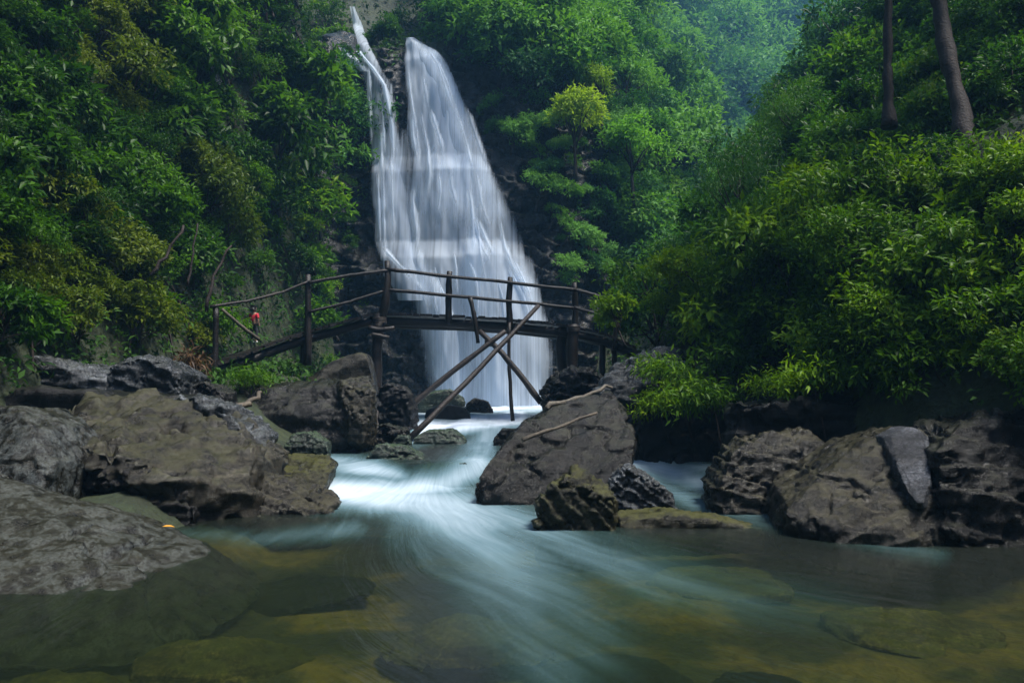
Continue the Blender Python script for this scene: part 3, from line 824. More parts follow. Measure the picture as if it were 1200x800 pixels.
rock("small wet stone splitting the side channel", [(778, 542), (788, 531), (800, 534), (806, 548), (780, 552)], 11.0, 0.4, "rock_dark", MS, seed=22, disp=0.05, cat="stone", name="stone", res=30)
# right bank
rock("biggest dark boulder beside the stream, leaning to the left", [(552, 572, 0), (580, 530, .2), (612, 494, .5), (660, 470, .9), (715, 458, 1.1), (738, 476, .9), (750, 530, .3), (744, 575, 0), (690, 592, -.1), (620, 592, -.1)], 8.5, 1.7, "rock_dark", RB, strata=(-2.0, 0.2, 3.2), chip=0.7, seed=23, disp=0.035, res=76, down=0.4)
rock("heap of brown rock under the right bridge piles", [(634, 462), (652, 436), (690, 430), (712, 446), (716, 466), (640, 480)], 14.6, 1.2, "rock_dark", RB, strata=(0.5, 0.2, 5), seed=24, disp=0.12, res=44)
rock("yellow mossy knob of rock in front of biggest dark boulder", [(627, 596), (645, 572), (676, 549, .1), (706, 568), (728, 598), (722, 622), (680, 626), (634, 618)], 6.9, 0.7, "rock_mossy", RB, strata=(4, 0.3, 3), seed=25, disp=0.085, res=56)
rock("pale jagged rock right of the yellow mossy knob", [(712, 566), (738, 548), (768, 560), (792, 586), (786, 602), (740, 604), (716, 590)], 7.7, 0.6, "rock_grey", RB, strata=(3, 0.5, 4), seed=26, disp=0.10, res=50)
rock("low shelf of rubble running from jagged rock into pool", [(712, 606), (780, 600), (860, 612), (905, 624), (860, 632), (760, 622)], 7.0, 0.5, "rock_mossy", RB, seed=27, disp=0.06, down=0.2, name="rock_shelf", cat="rock")
rock("blue-grey rock slab under the fern at bridge end", [(700, 458), (722, 428, .3), (770, 408, .5), (806, 408, .5), (812, 446), (780, 480), (722, 486)], 11.2, 1.2, "rock_grey", RB, strata=(2, 0.2, 5), seed=28, disp=0.07, res=46)
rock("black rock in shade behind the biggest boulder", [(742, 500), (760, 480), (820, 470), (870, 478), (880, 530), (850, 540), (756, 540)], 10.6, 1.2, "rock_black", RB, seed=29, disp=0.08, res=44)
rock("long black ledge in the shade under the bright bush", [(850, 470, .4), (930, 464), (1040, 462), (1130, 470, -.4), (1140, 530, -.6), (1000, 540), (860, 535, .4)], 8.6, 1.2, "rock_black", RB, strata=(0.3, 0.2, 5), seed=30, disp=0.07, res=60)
rock("streaked rock with pale grey bands beside the side channel", [(838, 578), (852, 536, .2), (886, 512, .4), (940, 504, .5), (982, 524, .3), (990, 560, .1), (950, 590), (880, 592)], 7.7, 1.0, "rock_striped", RB, strata=(2.2, 0.3, 7), seed=31, disp=0.07, res=64)
rb = rock("large pyramid boulder with a pale water-worn face", [(922, 596, .2), (960, 562, .35), (1010, 518, .6), (1064, 498, .7), (1092, 500, .5), (1104, 560, .1), (1114, 630, -.1), (1060, 630, -.2), (980, 618, -.1)], 6.45, 1.1, "rock_striped", RB, strata=(-2.5, 0.4, 5), chip=0.7, seed=32, disp=0.04, res=80)
rock("dark craggy boulder at the right edge under the bush", [(1100, 530, .1), (1120, 500, .3), (1170, 484, .4), (1260, 470, .6), (1280, 620), (1180, 628, -.1), (1130, 624, -.1), (1108, 590)], 6.3, 1.2, "rock_dark", RB, strata=(1, 0.4, 5), seed=33, disp=0.07, res=64)
# the bare strip on the pyramid boulder is part of it
pale = []
for q in [(1042, 512, .42), (1070, 500, .5), (1090, 506, .34), (1096, 550, .06), (1102, 596, -.16), (1084, 600, -.22), (1060, 560, .05)]:
    pale.append(at(q[0], q[1], 6.40 + q[2]))
pale = np.array(pale); pb = pale + np.array([0, 0.4, -0.02])
PP = np.concatenate([pale, pb]) - np.array(rb.location)
ps = hull_rock("worn_face", (PP + np.array([0, 0.05, 0])).tolist(), 0.012, M["rock_pale"], (0, 0, 0), 0.02, None, 77)
ps.parent = rb
# under the pool
def bed_stone(label, px, py, rx, ry, h, mat, seed):
    d = (CAMZ + 0.2) / ((py - 450) / 900.0)
    c = at(px, py, d)
    rg = np.random.default_rng(seed)
    pts = []
    for k in range(26):
        a = rg.uniform(0, 2 * np.pi); e = rg.uniform(-0.2, 1)
        rr = math.sqrt(max(1 - e * e, 0.02))
        pts.append((rx * rr * math.cos(a), ry * rr * math.sin(a), h * 0.75 * e))
    o = hull_rock("submerged_stone", pts, max(rx, ry) / 22, M[mat], (c[0], c[1], -0.34 if "big yellow" in label else -0.42), 0.05, None, seed, 2)
    o.rotation_euler[2] = rg.uniform(-0.4, 0.4)
    tag(o, label, "stone", SUB)
bed_stone("big yellow stone under the pool at bottom centre", 545, 735, 0.62, 0.42, 0.30, "bed_stone", 101)
bed_stone("brown stone under the pool below speckled boulder", 250, 735, 0.7, 0.35, 0.24, "bed_stone", 102)
bed_stone("orange-brown stone under the shallow water by rubble shelf", 830, 660, 0.8, 0.6, 0.28, "bed_stone", 103)
bed_stone("dark stone under the pool between huge brown boulder and current", 350, 668, 0.8, 0.5, 0.25, "bed_dark", 104)
bed_stone("dark stone under the pool at the lower right", 930, 775, 0.55, 0.3, 0.24, "bed_dark", 105)
bed_stone("brown stone under the pool below pyramid boulder", 1060, 700, 0.7, 0.5, 0.22, "bed_stone", 106)
bed_stone("dark stone under the pool right of big yellow stone", 720, 770, 0.5, 0.28, 0.24, "bed_dark", 107)
bed_stone("brown stone under the pool at the lower left edge", 80, 775, 0.5, 0.3, 0.24, "bed_stone", 108)

# a fallen orange leaf
lp = at(197, 617, 5.9)
lv = np.array([(-.07, 0, 0), (-.03, -.035, .012), (.03, -.03, .014), (.08, 0, .004), (.03, .03, .016), (-.03, .035, .014), (0, 0, 0.002)])
leaf = obj("fallen_leaf", mesh_data("fallen_leaf", lv, [(0, 1, 6), (1, 2, 6), (2, 3, 6), (3, 4, 6), (4, 5, 6), (5, 0, 6)], plain_mat("orange_leaf", (0.55, 0.26, 0.02), 0.5)), loc=lp)
leaf.rotation_euler = (0.1, 0.12, 0.3)
leaf.scale = (0.6, 0.6, 0.6)
tag(leaf, "orange fallen leaf on the speckled boulder by pool", "leaf")

# ------------------------------------------------------------------ the bridge
bridge = empty("footbridge", at(446, 376, 16.0))
tag(bridge, "dark timber footbridge on log piles, crossing in front of the waterfall", "footbridge")
inv = Matrix.Translation(-Vector(bridge.location))
def bpart(name, vf, mat, smooth=True, parent=None, pinv=None):
    o = obj(name, mesh_data(name, vf[0], vf[1], M[mat], smooth=smooth))
    o.parent = parent or bridge
    o.matrix_parent_inverse = inv if pinv is None else pinv
    return o
DECK = [(246, 436, 14.5), (300, 416, 15.0), (361, 394, 15.5), (440, 373, 16.0), (527, 376, 16.1), (598, 380, 16.25), (672, 388, 16.4), (712, 398, 16.3), (742, 412, 16.2)]
DP = np.array([at(*q) for q in DECK])
def deck_at(s):
    """point a fraction s along the deck's front edge"""
    L = np.concatenate([[0], np.cumsum(np.linalg.norm(np.diff(DP, axis=0), axis=1))])
    q = s * L[-1]
    return np.array([np.interp(q, L, DP[:, k]) for k in range(3)])
# stringers: one run per bay, front and back
for a, b_ in ((0, 3), (3, 6), (6, 8)):
    seg = DP[a:b_ + 1]
    t = np.linspace(0, 1, 12)
    path = np.array([[np.interp(q * (len(seg) - 1), range(len(seg)), seg[:, k]) for k in range(3)] for q in t])
    ext = (path[-1] - path[0]) / np.linalg.norm(path[-1] - path[0])
    path[0] -= ext * 0.12; path[-1] += ext * 0.12
    dirn = np.cross(ext, [0, 0, 1]); dirn /= np.linalg.norm(dirn)
    if dirn[1] < 0: dirn = -dirn
    for off in (0.03, 0.95):
        bpart("deck_beam", tube(path + dirn * off - np.array([0, 0, 0.05]), 0.088, 10, seed=a + int(off * 10), rough=0.02), "wood_dark")
# deck planks
prng = np.random.default_rng(8)
NPL = 66
for k in range(NPL):
    s = (k + 0.5) / NPL
    c0 = deck_at(s); t = deck_at(min(s + 0.01, 1)) - deck_at(max(s - 0.01, 0)); t /= np.linalg.norm(t)
    d = np.cross([0, 0, 1], t); d /= np.linalg.norm(d)
    if d[1] < 0: d = -d
    n = np.cross(t, d)
    if n[2] < 0: n = -n
    ln = prng.uniform(0.58, 0.66)
    c = c0 + d * (0.48 + prng.normal() * 0.04) + n * (0.085 + prng.uniform(0, 0.02)) + np.array([0, 0, 0.0])
    bpart("plank", box(c, t * prng.uniform(0.055, 0.068), d * ln, n * prng.uniform(0.018, 0.03)), "wood_dark", smooth=False)
def post(a, b_, Y0, Y1, r0, r1, seed, mat="wood_dark", name="post", bend=0.03):
    p = pole_pts(at(a[0], a[1], Y0), at(b_[0], b_[1], Y1), 8, bend, seed)
    return bpart(name, tube(p, np.linspace(r0, r1, 8), 9, seed=seed, rough=r0 * 0.25), mat)
post((249, 462), (253, 360), 14.4, 14.4, 0.065, 0.05, 1)
post((361, 428), (361, 322), 15.35, 15.35, 0.075, 0.06, 2)
post((446, 380), (454, 306), 15.85, 15.8, 0.095, 0.065, 3)
post((526, 380), (527, 318), 16.0, 16.0, 0.07, 0.06, 4)
post((598, 386), (598, 325), 16.1, 16.1, 0.07, 0.06, 5)
post((672, 398), (673, 331), 16.25, 16.25, 0.075, 0.06, 6)
post((720, 410), (724, 346), 16.15, 16.15, 0.05, 0.045, 7)
post((443, 516), (445, 368), 15.7, 15.85, 0.12, 0.12, 8, name="pile")
post((672, 444), (672, 380), 16.2, 16.2, 0.12, 0.12, 9, name="pile")
post((660, 442), (659, 384), 16.6, 16.6, 0.11, 0.11, 10, name="pile")
post((706, 440), (706, 400), 16.4, 16.4, 0.07, 0.07, 11, name="pile")
post((722, 442), (719, 402), 16.3, 16.3, 0.06, 0.06, 12, name="pile")
post((354, 426), (354, 398), 15.7, 15.7, 0.06, 0.06, 13, name="pile")
post((432, 384), (462, 384), 15.65, 15.7, 0.055, 0.055, 14, name="crosspiece")
post((436, 392), (456, 396), 15.55, 15.6, 0.045, 0.045, 15, name="crosspiece")
def rail(pts, r, seed, mat="wood_dark"):
    P = np.array([at(*q) for q in pts])
    t = np.linspace(0, 1, 16)
    path = np.array([[np.interp(q * (len(P) - 1), range(len(P)), P[:, k]) for k in range(3)] for q in t])
    path += np.random.default_rng(seed).normal(size=path.shape) * 0.003
    bpart("handrail", tube(path, r, 8, seed=seed, rough=0.008), mat)
rail([(246, 359, 14.3), (290, 353, 14.7), (332, 342, 15.1), (361, 330, 15.3)], 0.028, 21, "wood_pole")
rail([(361, 331, 15.27), (408, 323, 15.5), (454, 317, 15.72)], 0.034, 22)
rail([(452, 315, 15.72), (527, 324, 15.9), (598, 331, 16.0), (676, 340, 16.15)], 0.037, 23)
rail([(672, 339, 16.15), (698, 346, 16.1), (728, 355, 16.1)], 0.04, 24)
rail([(361, 366, 15.27), (408, 354, 15.5), (450, 341, 15.72)], 0.03, 25)
rail([(448, 339, 15.72), (527, 346, 15.9), (598, 353, 16.0), (676, 361, 16.15)], 0.035, 26)
rail([(672, 360, 16.15), (700, 368, 16.1), (724, 376, 16.1)], 0.036, 27)
def brace(a, b_, r, seed, mat="wood_pole"):
    p = pole_pts(at(*a), at(*b_), 9, 0.035, seed)
    bpart("brace_pole", tube(p, np.linspace(r, r * 0.8, 9), 9, seed=seed, rough=r * 0.25), mat)
brace((468, 487, 15.2), (592, 388, 15.75), 0.062, 31)
brace((481, 513, 13.4), (631, 358, 15.5), 0.056, 32)
brace((551, 349, 15.7), (560, 402, 15.7), 0.05, 33, "wood_dark")
brace((634, 472, 15.4), (562, 388, 15.85), 0.066, 34)
brace((601, 493, 15.7), (597, 378, 15.95), 0.042, 35, "wood_dark")
brace((636, 466, 15.3), (648, 440, 15.4), 0.04, 36)
brace((304, 398, 15.0), (260, 362, 14.4), 0.035, 37, "wood_pale")
# rope lashings round the crossings
for k, (q, r) in enumerate([((445, 376, 15.78), 0.135), ((672, 386, 16.2), 0.13), ((574, 402, 15.75), 0.10)]):
    c = at(*q)
    ang = np.linspace(0, 2 * np.pi * 4, 60)
    pth = np.stack([c[0] + r * np.cos(ang), c[1] + r * np.sin(ang), c[2] + 0.06 * np.linspace(-1, 1, 60)], -1)
    bpart("lashing", tube(pth, 0.014, 5), "wood_pole")

# ------------------------------------------------------------------ loose wood
def stick(label, pts, r, mat, group=None, cat="stick", name="stick", seed=0):
    P = np.array([at(*q) for q in pts])
    t = np.linspace(0, 1, 10)
    path = np.array([[np.interp(q * (len(P) - 1), range(len(P)), P[:, k]) for k in range(3)] for q in t])
    path += np.random.default_rng(seed).normal(size=path.shape) * r * 0.5
    loc = path[0].copy()
    v, f = tube(path - loc, np.linspace(r, r * 0.55, 10), 7, seed=seed, rough=r * 0.3)
    o = obj(name, mesh_data(name, v, f, M[mat]), loc=loc)
    return tag(o, label, cat, group)
stick("long pale stick lying across the biggest dark boulder", [(612, 516, 8.55), (655, 500, 8.75), (700, 484, 9.0)], 0.026, "wood_pale", seed=1)
stick("grey driftwood branch along the top of biggest dark boulder", [(640, 478, 9.3), (680, 466, 9.5), (720, 452, 9.8)], 0.035, "bark_pale", seed=2)
stick("pale short log lying on rocks left of dark square block", [(276, 478, 10.6), (306, 462, 11.2)], 0.05, "wood_pale", cat="log", name="log", seed=3)
stick("thin root hanging down beside the tall bridge pile", [(434, 458, 14.0), (440, 480, 13.9), (446, 512, 13.6)], 0.03, "wood_pole", cat="root", name="root", seed=4)
stick("pale leaning branch in the dark gap of the left bank bushes", [(178, 322, 12.6), (200, 290, 12.8), (216, 264, 13.0)], 0.035, "bark", cat="branch", name="branch", seed=5)
stick("dark bare sapling leaning over the left ramp end", [(240, 362, 12.2), (252, 318, 12.4), (272, 288, 12.6)], 0.03, "bark", cat="sapling", name="sapling", seed=6)
stick("thin dark sapling left of bare leaning one", [(220, 335, 12.4), (226, 300, 12.5), (232, 262, 12.6)], 0.022, "bark", cat="sapling", name="sapling", seed=7)

# ------------------------------------------------------------------ leaves, shrubs and trees
def leaf_arrays(pos, direc, up, length, width, fold=0.25, curve=0.15):
    """one folded leaf (5 points, 2 quads) per row"""
    d = direc / (np.linalg.norm(direc, axis=1)[:, None] + 1e-9)
    s = np.cross(d, up); s /= np.linalg.norm(s, axis=1)[:, None] + 1e-9
    n = np.cross(s, d)
    Ln = length[:, None]; W = width[:, None]
    b_ = pos
    t = pos + d * Ln - n * Ln * curve
    m = pos + d * Ln * 0.5 - n * W * fold * 0.3
    l = pos + d * Ln * 0.42 + s * W * 0.5 + n * W * fold
    r = pos + d * Ln * 0.42 - s * W * 0.5 + n * W * fold
    V = np.stack([b_, m, t, l, r], 1).reshape(-1, 3)
    k = np.arange(len(pos))[:, None] * 5
    Fq = np.concatenate([k + np.array([[0, 1, 2, 3]]), k + np.array([[0, 4, 2, 1]])], 0)
    return V, Fq

def tufts(pos, nrm, per, size, r, droop=0.5, spread=1.0, ratio=0.42, jitter=0.3):
    n = len(pos)
    p = np.repeat(pos, per, 0)
    nn = np.repeat(nrm, per, 0)
    d = nn * 0.7 + r.normal(size=p.shape) * 0.75 * spread
    d[:, 2] -= droop * r.uniform(0.3, 1.2, len(p))
    d /= np.linalg.norm(d, axis=1)[:, None]
    L = size * r.uniform(0.65, 1.3, len(p))
    p = p + d * (L * r.uniform(0.0, 0.5, len(p)))[:, None] + r.normal(size=p.shape) * size * jitter
    up = nn * 0.5 + np.array([0, 0, 1.0]) + r.normal(size=p.shape) * 0.45
    V, Fq = leaf_arrays(p, d, up, L, L * ratio * r.uniform(0.8, 1.2, len(p)))
    tr = np.repeat(r.uniform(0, 1, n), per)
    rnd = np.clip(0.55 * tr + 0.45 * r.uniform(0, 1, len(p)), 0, 1)
    return V, Fq, np.repeat(rnd, 5)

def crown_pts(r, n, R, lumps, base=0.0, inner=0.15):
    """points and outward normals on lumpy masses of a crown of radii R standing on z=base"""
    cs = []
    for k in range(lumps):
        a = r.uniform(0, 2 * np.pi); e = r.uniform(-0.35, 0.95); q = r.uniform(0.35, 0.8)
        cs.append(((R[0] * q * math.cos(a) * math.sqrt(1 - e * e * 0.8)), R[1] * q * math.sin(a) * math.sqrt(1 - e * e * 0.8), R[2] * e * q * 0.95, r.uniform(0.32, 0.55)))
    cs = np.array(cs)
    i = r.integers(0, lumps, n)
    d = r.normal(size=(n, 3)); d /= np.linalg.norm(d, axis=1)[:, None]
    d[:, 2] = np.where(d[:, 2] < -0.35, -d[:, 2] * 0.5, d[:, 2])
    rad = cs[i, 3][:, None] * np.array(R) * (1 - inner * r.uniform(0, 1, n) ** 2 * 3)[:, None]
    p = cs[i, :3] + d * rad
    # keep the outer ones mostly
    p[:, 2] += base + R[2]
    nr = p - np.array([0, 0, base + R[2] * 0.7]); nr /= np.linalg.norm(nr, axis=1)[:, None] + 1e-9
    nr = nr * 0.5 + d * 0.5
    return p, nr, cs

def limbs(r, cs, R, base, h0, rad, n=7):
    parts = [tube(pole_pts((0, 0, -0.5), (r.normal() * 0.08 * R[0], r.normal() * 0.08 * R[1], base + R[2] * 1.2), 7, 0.06 * R[2], int(r.integers(1e6))), np.linspace(rad, rad * 0.35, 7), 7)]
    for k in range(min(n, len(cs))):
        tip = np.array([cs[k, 0], cs[k, 1], cs[k, 2] + base + R[2]])
        st = np.array([0, 0, base + R[2] * r.uniform(0.0, 0.7)])
        parts.append(tube(pole_pts(st, tip, 5, 0.08 * R[2], int(r.integers(1e6))), np.linspace(rad * 0.5, rad * 0.15, 5), 5))
    return join(parts)

def plant_mesh(kind, seed, R, base, tuftn, per, leaf, mat, bark="bark", droop=0.5, lumps=9, stem=0.04, ratio=0.42, spread=1.0, jitter=0.3, inner=0.15):
    r = np.random.default_rng(seed)
    p, nr, cs = crown_pts(r, tuftn, R, lumps, base, inner)
    V, Fq, rnd = tufts(p, nr, per, leaf, r, droop, spread, ratio, jitter)
    a = mesh_data(kind + "_crown", V, Fq, M[mat], attrs={"rnd": rnd})
    v, f = limbs(r, cs, R, base, 0, stem)
    b_ = mesh_data(kind + "_stem", v, f, M[bark])
    return a, b_

KINDS = {}
def more(kind, n, **kw):
    KINDS[kind] += [plant_mesh(kind, 4000 + 31 * k + len(KINDS[kind]) * 7, **kw) for k in range(n)]
def define(kind, n, **kw):
    KINDS[kind] = [plant_mesh(kind, 1000 + 31 * k + len(KINDS) * 7, **kw) for k in range(n)]
define("bush_bright", 4, R=(0.75, 0.75, 0.6), base=0.05, tuftn=260, per=6, leaf=0.120, mat="leaf_bush", lumps=11, stem=0.03, droop=0.65, ratio=0.45)
define("shrub_left", 5, R=(0.7, 0.7, 0.6), base=0.1, tuftn=230, per=6, leaf=0.135, mat="leaf_left", lumps=10, stem=0.03, droop=0.6)
more("bush_bright", 2, R=(0.75, 0.75, 0.65), base=0.05, tuftn=150, per=5, leaf=0.125, mat="leaf_bush", lumps=8, stem=0.035, droop=0.8, ratio=0.36)
more("bush_bright", 2, R=(0.75, 0.75, 0.7), base=0.05, tuftn=420, per=6, leaf=0.085, mat="leaf_bush", lumps=9, stem=0.025, droop=0.5, ratio=0.45)
more("shrub_left", 2, R=(0.7, 0.7, 0.7), base=0.1, tuftn=130, per=5, leaf=0.21, mat="leaf_left", lumps=7, stem=0.035, droop=0.8, ratio=0.38)
define("shrub_left_fine", 3, R=(0.7, 0.7, 0.65), base=0.1, tuftn=420, per=6, leaf=0.07, mat="leaf_left", lumps=10, stem=0.03, droop=0.4)
define("shrub_olive", 2, R=(0.7, 0.7, 0.65), base=0.1, tuftn=260, per=6, leaf=0.11, mat="leaf_olive", lumps=10, stem=0.03, droop=0.6)
define("tree_mid", 5, R=(1.1, 1.1, 0.95), base=0.7, tuftn=330, per=6, leaf=0.18, mat="leaf_mid", lumps=11, stem=0.07, droop=0.5)
define("tree_far", 6, R=(1.6, 1.6, 1.5), base=0.8, tuftn=360, per=6, leaf=0.23, mat="leaf_far", lumps=12, stem=0.12, droop=0.35, inner=0.1)
define("tree_yellow", 1, R=(1.3, 1.3, 1.5), base=0.8, tuftn=320, per=6, leaf=0.2, mat="leaf_yellow", lumps=8, stem=0.1, droop=0.5)
define("tree_lime", 1, R=(1.4, 1.4, 1.3), base=0.8, tuftn=340, per=6, leaf=0.2, mat="leaf_lime", lumps=9, stem=0.1, droop=0.5)
define("tree_feathery", 2, R=(1.5, 1.5, 1.2), base=0.6, tuftn=900, per=6, leaf=0.14, mat="leaf_mid", lumps=12, stem=0.07, droop=0.7, ratio=0.16, jitter=0.5)
define("fern", 4, R=(0.5, 0.42, 0.28), base=0.0, tuftn=170, per=6, leaf=0.11, mat="leaf_bush", lumps=14, stem=0.015, droop=0.9, ratio=0.26, jitter=0.7)
define("dead_fern", 1, R=(0.25, 0.25, 0.28), base=0.0, tuftn=120, per=5, leaf=0.12, mat="leaf_dead", lumps=7, stem=0.02, droop=1.2, ratio=0.2)

PARTS = {"bush": ("foliage", "stem"), "tree": ("crown", "trunk")}
def plant(kind, name, loc, scale, label, cat, group=None, rz=None, lean=(0, 0), sq=1.0, var=None):
    me = KINDS[kind][int(rng.integers(len(KINDS[kind]))) if var is None else var]
    o = empty(name, loc)
    o.rotation_euler = (lean[0], lean[1], rng.uniform(0, 6.28) if rz is None else rz)
    o.scale = (scale, scale, scale * sq)
    tag(o, label, cat, group)
    nm = PARTS["tree" if cat == "tree" else "bush"]
    c_ = obj(nm[0], me[0], o); c_["kind"] = "stuff"
    obj(nm[1], me[1], o)
    return o

MT = np.array(MAIN, float); LT = np.array(LEFT, float)
def over_fall(px, py, margin):
    l = np.minimum(np.interp(py, MT[:, 0], MT[:, 1]), np.interp(py, LT[:, 0], LT[:, 1], right=700))
    r = np.interp(py, MT[:, 0], MT[:, 2])
    return (px > l - margin) & (px < r + margin) & (py > -60)

def spread(n, inside, y0=4.0, tries=16, seed=0, zone=None):
    """n spots on the land that look evenly spread from the clearing; inside(px,py) keeps a region, zone(P) a stretch of land"""
    r = np.random.default_rng(seed)
    cand = np.stack([r.uniform(-90, 1290, 6000), r.uniform(-60, 520, 6000)], 1)
    cand = cand[inside(cand[:, 0], cand[:, 1])][:n * tries]
    P = hit(cand[:, 0], cand[:, 1], y0)
    ok = ~np.isnan(P[:, 1])
    if zone is not None: ok &= zone(P)
    cand, P = cand[ok], P[ok]
    if len(cand) == 0: return []
    pick = [0]
    dmin = np.hypot(*(cand - cand[0]).T)
    while len(pick) < min(n, len(cand)):
        k = int(np.argmax(dmin)); pick.append(k)
        dmin = np.minimum(dmin, np.hypot(*(cand - cand[k]).T))
    return [(cand[k], P[k]) for k in pick]

def where(v, cuts, words):
    return words[int(np.searchsorted(cuts, v))]
def far_label(px, py, rad):
    size = "large" if rad > 40 else ("medium" if rad > 33 else "small")
    if px < 470: col = "above the narrow fall"
    elif px < 545: col = "above the main fall"
    elif px < 640: col = "above the dark cliff"
    elif px < 700: col = "by the yellow tree"
    elif px < 780: col = "above the fresh green tree"
    elif px < 850: col = "in the bluish gap"
    elif px < 930: col = "over the feathery trees"
    else: col = "near the two trunks"
    return f"{size} hazy tree {where(py, [10, 70, 140], ['topmost on', 'high on', 'halfway up', 'low on'])} far slope, {col}"
def left_label(px, py, kind):
    look = {"shrub_olive": "yellowish", "shrub_left_fine": "fine-leaved", "shrub_left": "broad-leaved"}[kind]
    col = where(px, [30, 110, 190, 270, 340], ["at picture edge", "over grey rock", "over brown boulder", "over ramp end", "over the ramp", "beside the waterfall"])
    return f"{look} shrub {where(py, [60, 150, 240, 320], ['topmost on', 'high on', 'halfway up', 'low on', 'at foot of'])} left bank, {col}"
def spur_label(px, py):
    col = where(px, [820, 900, 980, 1060, 1130], ["along its outline", "by the feathery trees", "past the feathery trees", "left of two trunks", "between two trunks", "right of two trunks"])
    return f"leafy tree {where(py, [30, 90, 160, 240], ['topmost on', 'high on', 'halfway up', 'low on', 'at foot of'])} right slope, {col}"
def bush_label(px, py):
    col = where(px, [780, 840, 910, 990, 1070, 1150], ["at bridge end", "above hanging fern", "above side channel", "above streaked rock", "above pyramid boulder", "above the pale face", "at picture edge"])
    return f"glossy bush {where(py, [280, 350, 410], ['on top', 'in upper part', 'in lower part', 'at bottom'])} of right thicket, {col}"
# left bank ---------------------------------------------------------
def left_in(px, py):
    return (px < 425 - 0.02 * py) & (py < 405 - 0.0 * px) & ~over_fall(px, py, 36) & ~((px > 200) & (px < 250) & (py > 60) & (py < 95))
for q, p in spread(170, left_in, 6.0, seed=2, zone=lambda P: P[:, 0] < -3.5):
    px, py = q
    D = p[1]
    rad = rng.uniform(30, 48) / 900 * D
    if px > 360: rad *= 0.72
    yb = vnoise(np.array([[px / 120.0, py / 120.0, 4.0]]), 8)[0]
    kind = "shrub_olive" if yb > 0.45 else ("shrub_left_fine" if rng.uniform() < 0.4 else "shrub_left")
    lab = left_label(px, py, kind)
    plant(kind, "shrub", p - np.array([-0.25 * rad, 0, 0.3 * rad]), rad / 0.7, lab, "shrub", "shrubs covering the steep left bank", lean=(rng.normal() * 0.1, 0.35 + rng.normal() * 0.1)) if not (240 < px < 345 and 292 < py) else None
# the rounded yellow-green bush at left and other lone plants
def lone(kind, name, px, py, radpx, label, cat, y0=5, R0=0.7, **kw):
    P = hit([px], [py + radpx * 0.9], y0)[0]
    sc = radpx / 900 * P[1] / R0
    return plant(kind, name, P, sc, label, cat, **kw)
lone("shrub_olive", "shrub", 78, 252, 52, "rounded yellow-green bush standing out on the dark left bank", "shrub")
lone("fern", "fern", 292, 440, 22, "yellow-green fern clump under the bridge ramp", "fern", y0=11, R0=0.42)
lone("fern", "fern", 385, 424, 18, "small green fern under the middle of ramp", "fern", y0=11, R0=0.42)
lone("dead_fern", "dead_fern", 226, 440, 24, "withered brown fern at the left foot of ramp", "fern", y0=9, R0=0.25)
lone("shrub_olive", "shrub", 238, 405, 26, "small olive shrub behind left end post of bridge", "shrub", y0=12)
for q, p in spread(20, lambda px, py: (px > 225) & (px < 425) & (py > 215) & (py < 350) & ~over_fall(px, py, 14) & ~((px > 268) & (px < 322) & (py > 325)), 10.0, seed=14):
    rad = rng.uniform(17, 26) / 900 * p[1]
    plant("shrub_left", "shrub", p - np.array([-0.15 * rad, 0, 0.4 * rad]), rad / 0.7, f"small leafy shrub behind the bridge ramp, {where(q[0], [270, 320, 370], ['by the bare sapling', 'above the person', 'left of the middle post', 'between the ramp and waterfall'])}, {where(q[1], [260, 305], ['highest', 'halfway up', 'low'])}", "shrub", "shrubs covering the steep left bank", lean=(0.2, 0.3))
# far slope ---------------------------------------------------------
def far_in(px, py):
    return (px > 395) & (px < 1080) & (py < 340) & ~over_fall(px, py, np.where(py < 130, 30, 16)) & ~((px < 745) & (py > 120 + 0.12 * np.abs(px - 600)) & (px > 540) & (py < 345))
for q, p in spread(190, far_in, 20.0, seed=3, zone=lambda P: (P[:, 1] > 26) & (P[:, 0] > -9)):
    px, py = q
    D = p[1]
    rad = rng.uniform(28, 52) / 900 * D
    lab = far_label(px, py, rad / D * 900)
    plant("tree_far", "tree", p - np.array([0, 0, 0.7 * rad]), rad / 1.45, lab, "tree", "trees on the misty far slope", lean=(0.12 + rng.normal() * 0.06, rng.normal() * 0.08))
# bushes on the bare cliff beside the fall
def cl_in(px, py):
    return (px > 560) & (px < 748) & (py > 110) & (py < 345) & ~over_fall(px, py, 26) & (py > 120 + 0.12 * np.abs(px - 600))
for q, p in spread(56, cl_in, 20.0, seed=4):
    rad = rng.uniform(13, 26) / 900 * p[1]
    Yc = cliff_y(p[0], p[2])
    p = at(q[0], q[1], min(Yc - 0.1, p[1]))
    plant("tree_far", "shrub", p - np.array([0, 0, 0.6 * rad]), rad / 1.5, f"{'larger' if rad > 0.57 else 'small'} cliff shrub {where(q[1], [170, 220, 270], ['near the top', 'in upper half', 'in lower half', 'near the foot'])}, {where(q[0], [610, 650, 700], ['close to the water', 'right of the water', 'under the yellow-green tree', 'under the fresh green tree'])}", "shrub", "shrubs on the cliff beside the waterfall", lean=(0.5, 0.1), sq=0.8)
for q, p in spread(16, lambda px, py: (px > 380) & (px < 428) & (py > 60) & (py < 340) & ~over_fall(px, py, 9), 15.0, seed=5):
    rad = rng.uniform(9, 15) / 900 * 24
    p = at(q[0] - 4, q[1], min(cliff_y(at(q[0], q[1], 24)[0], at(q[0], q[1], 24)[2]), p[1]))
    plant("shrub_left", "shrub", p - np.array([0.1, 0, 0.5 * rad]), rad / 0.7, "small shrub clinging to the rock at left side of waterfall", "shrub", "shrubs on the cliff beside the waterfall", lean=(0.3, 0.3))
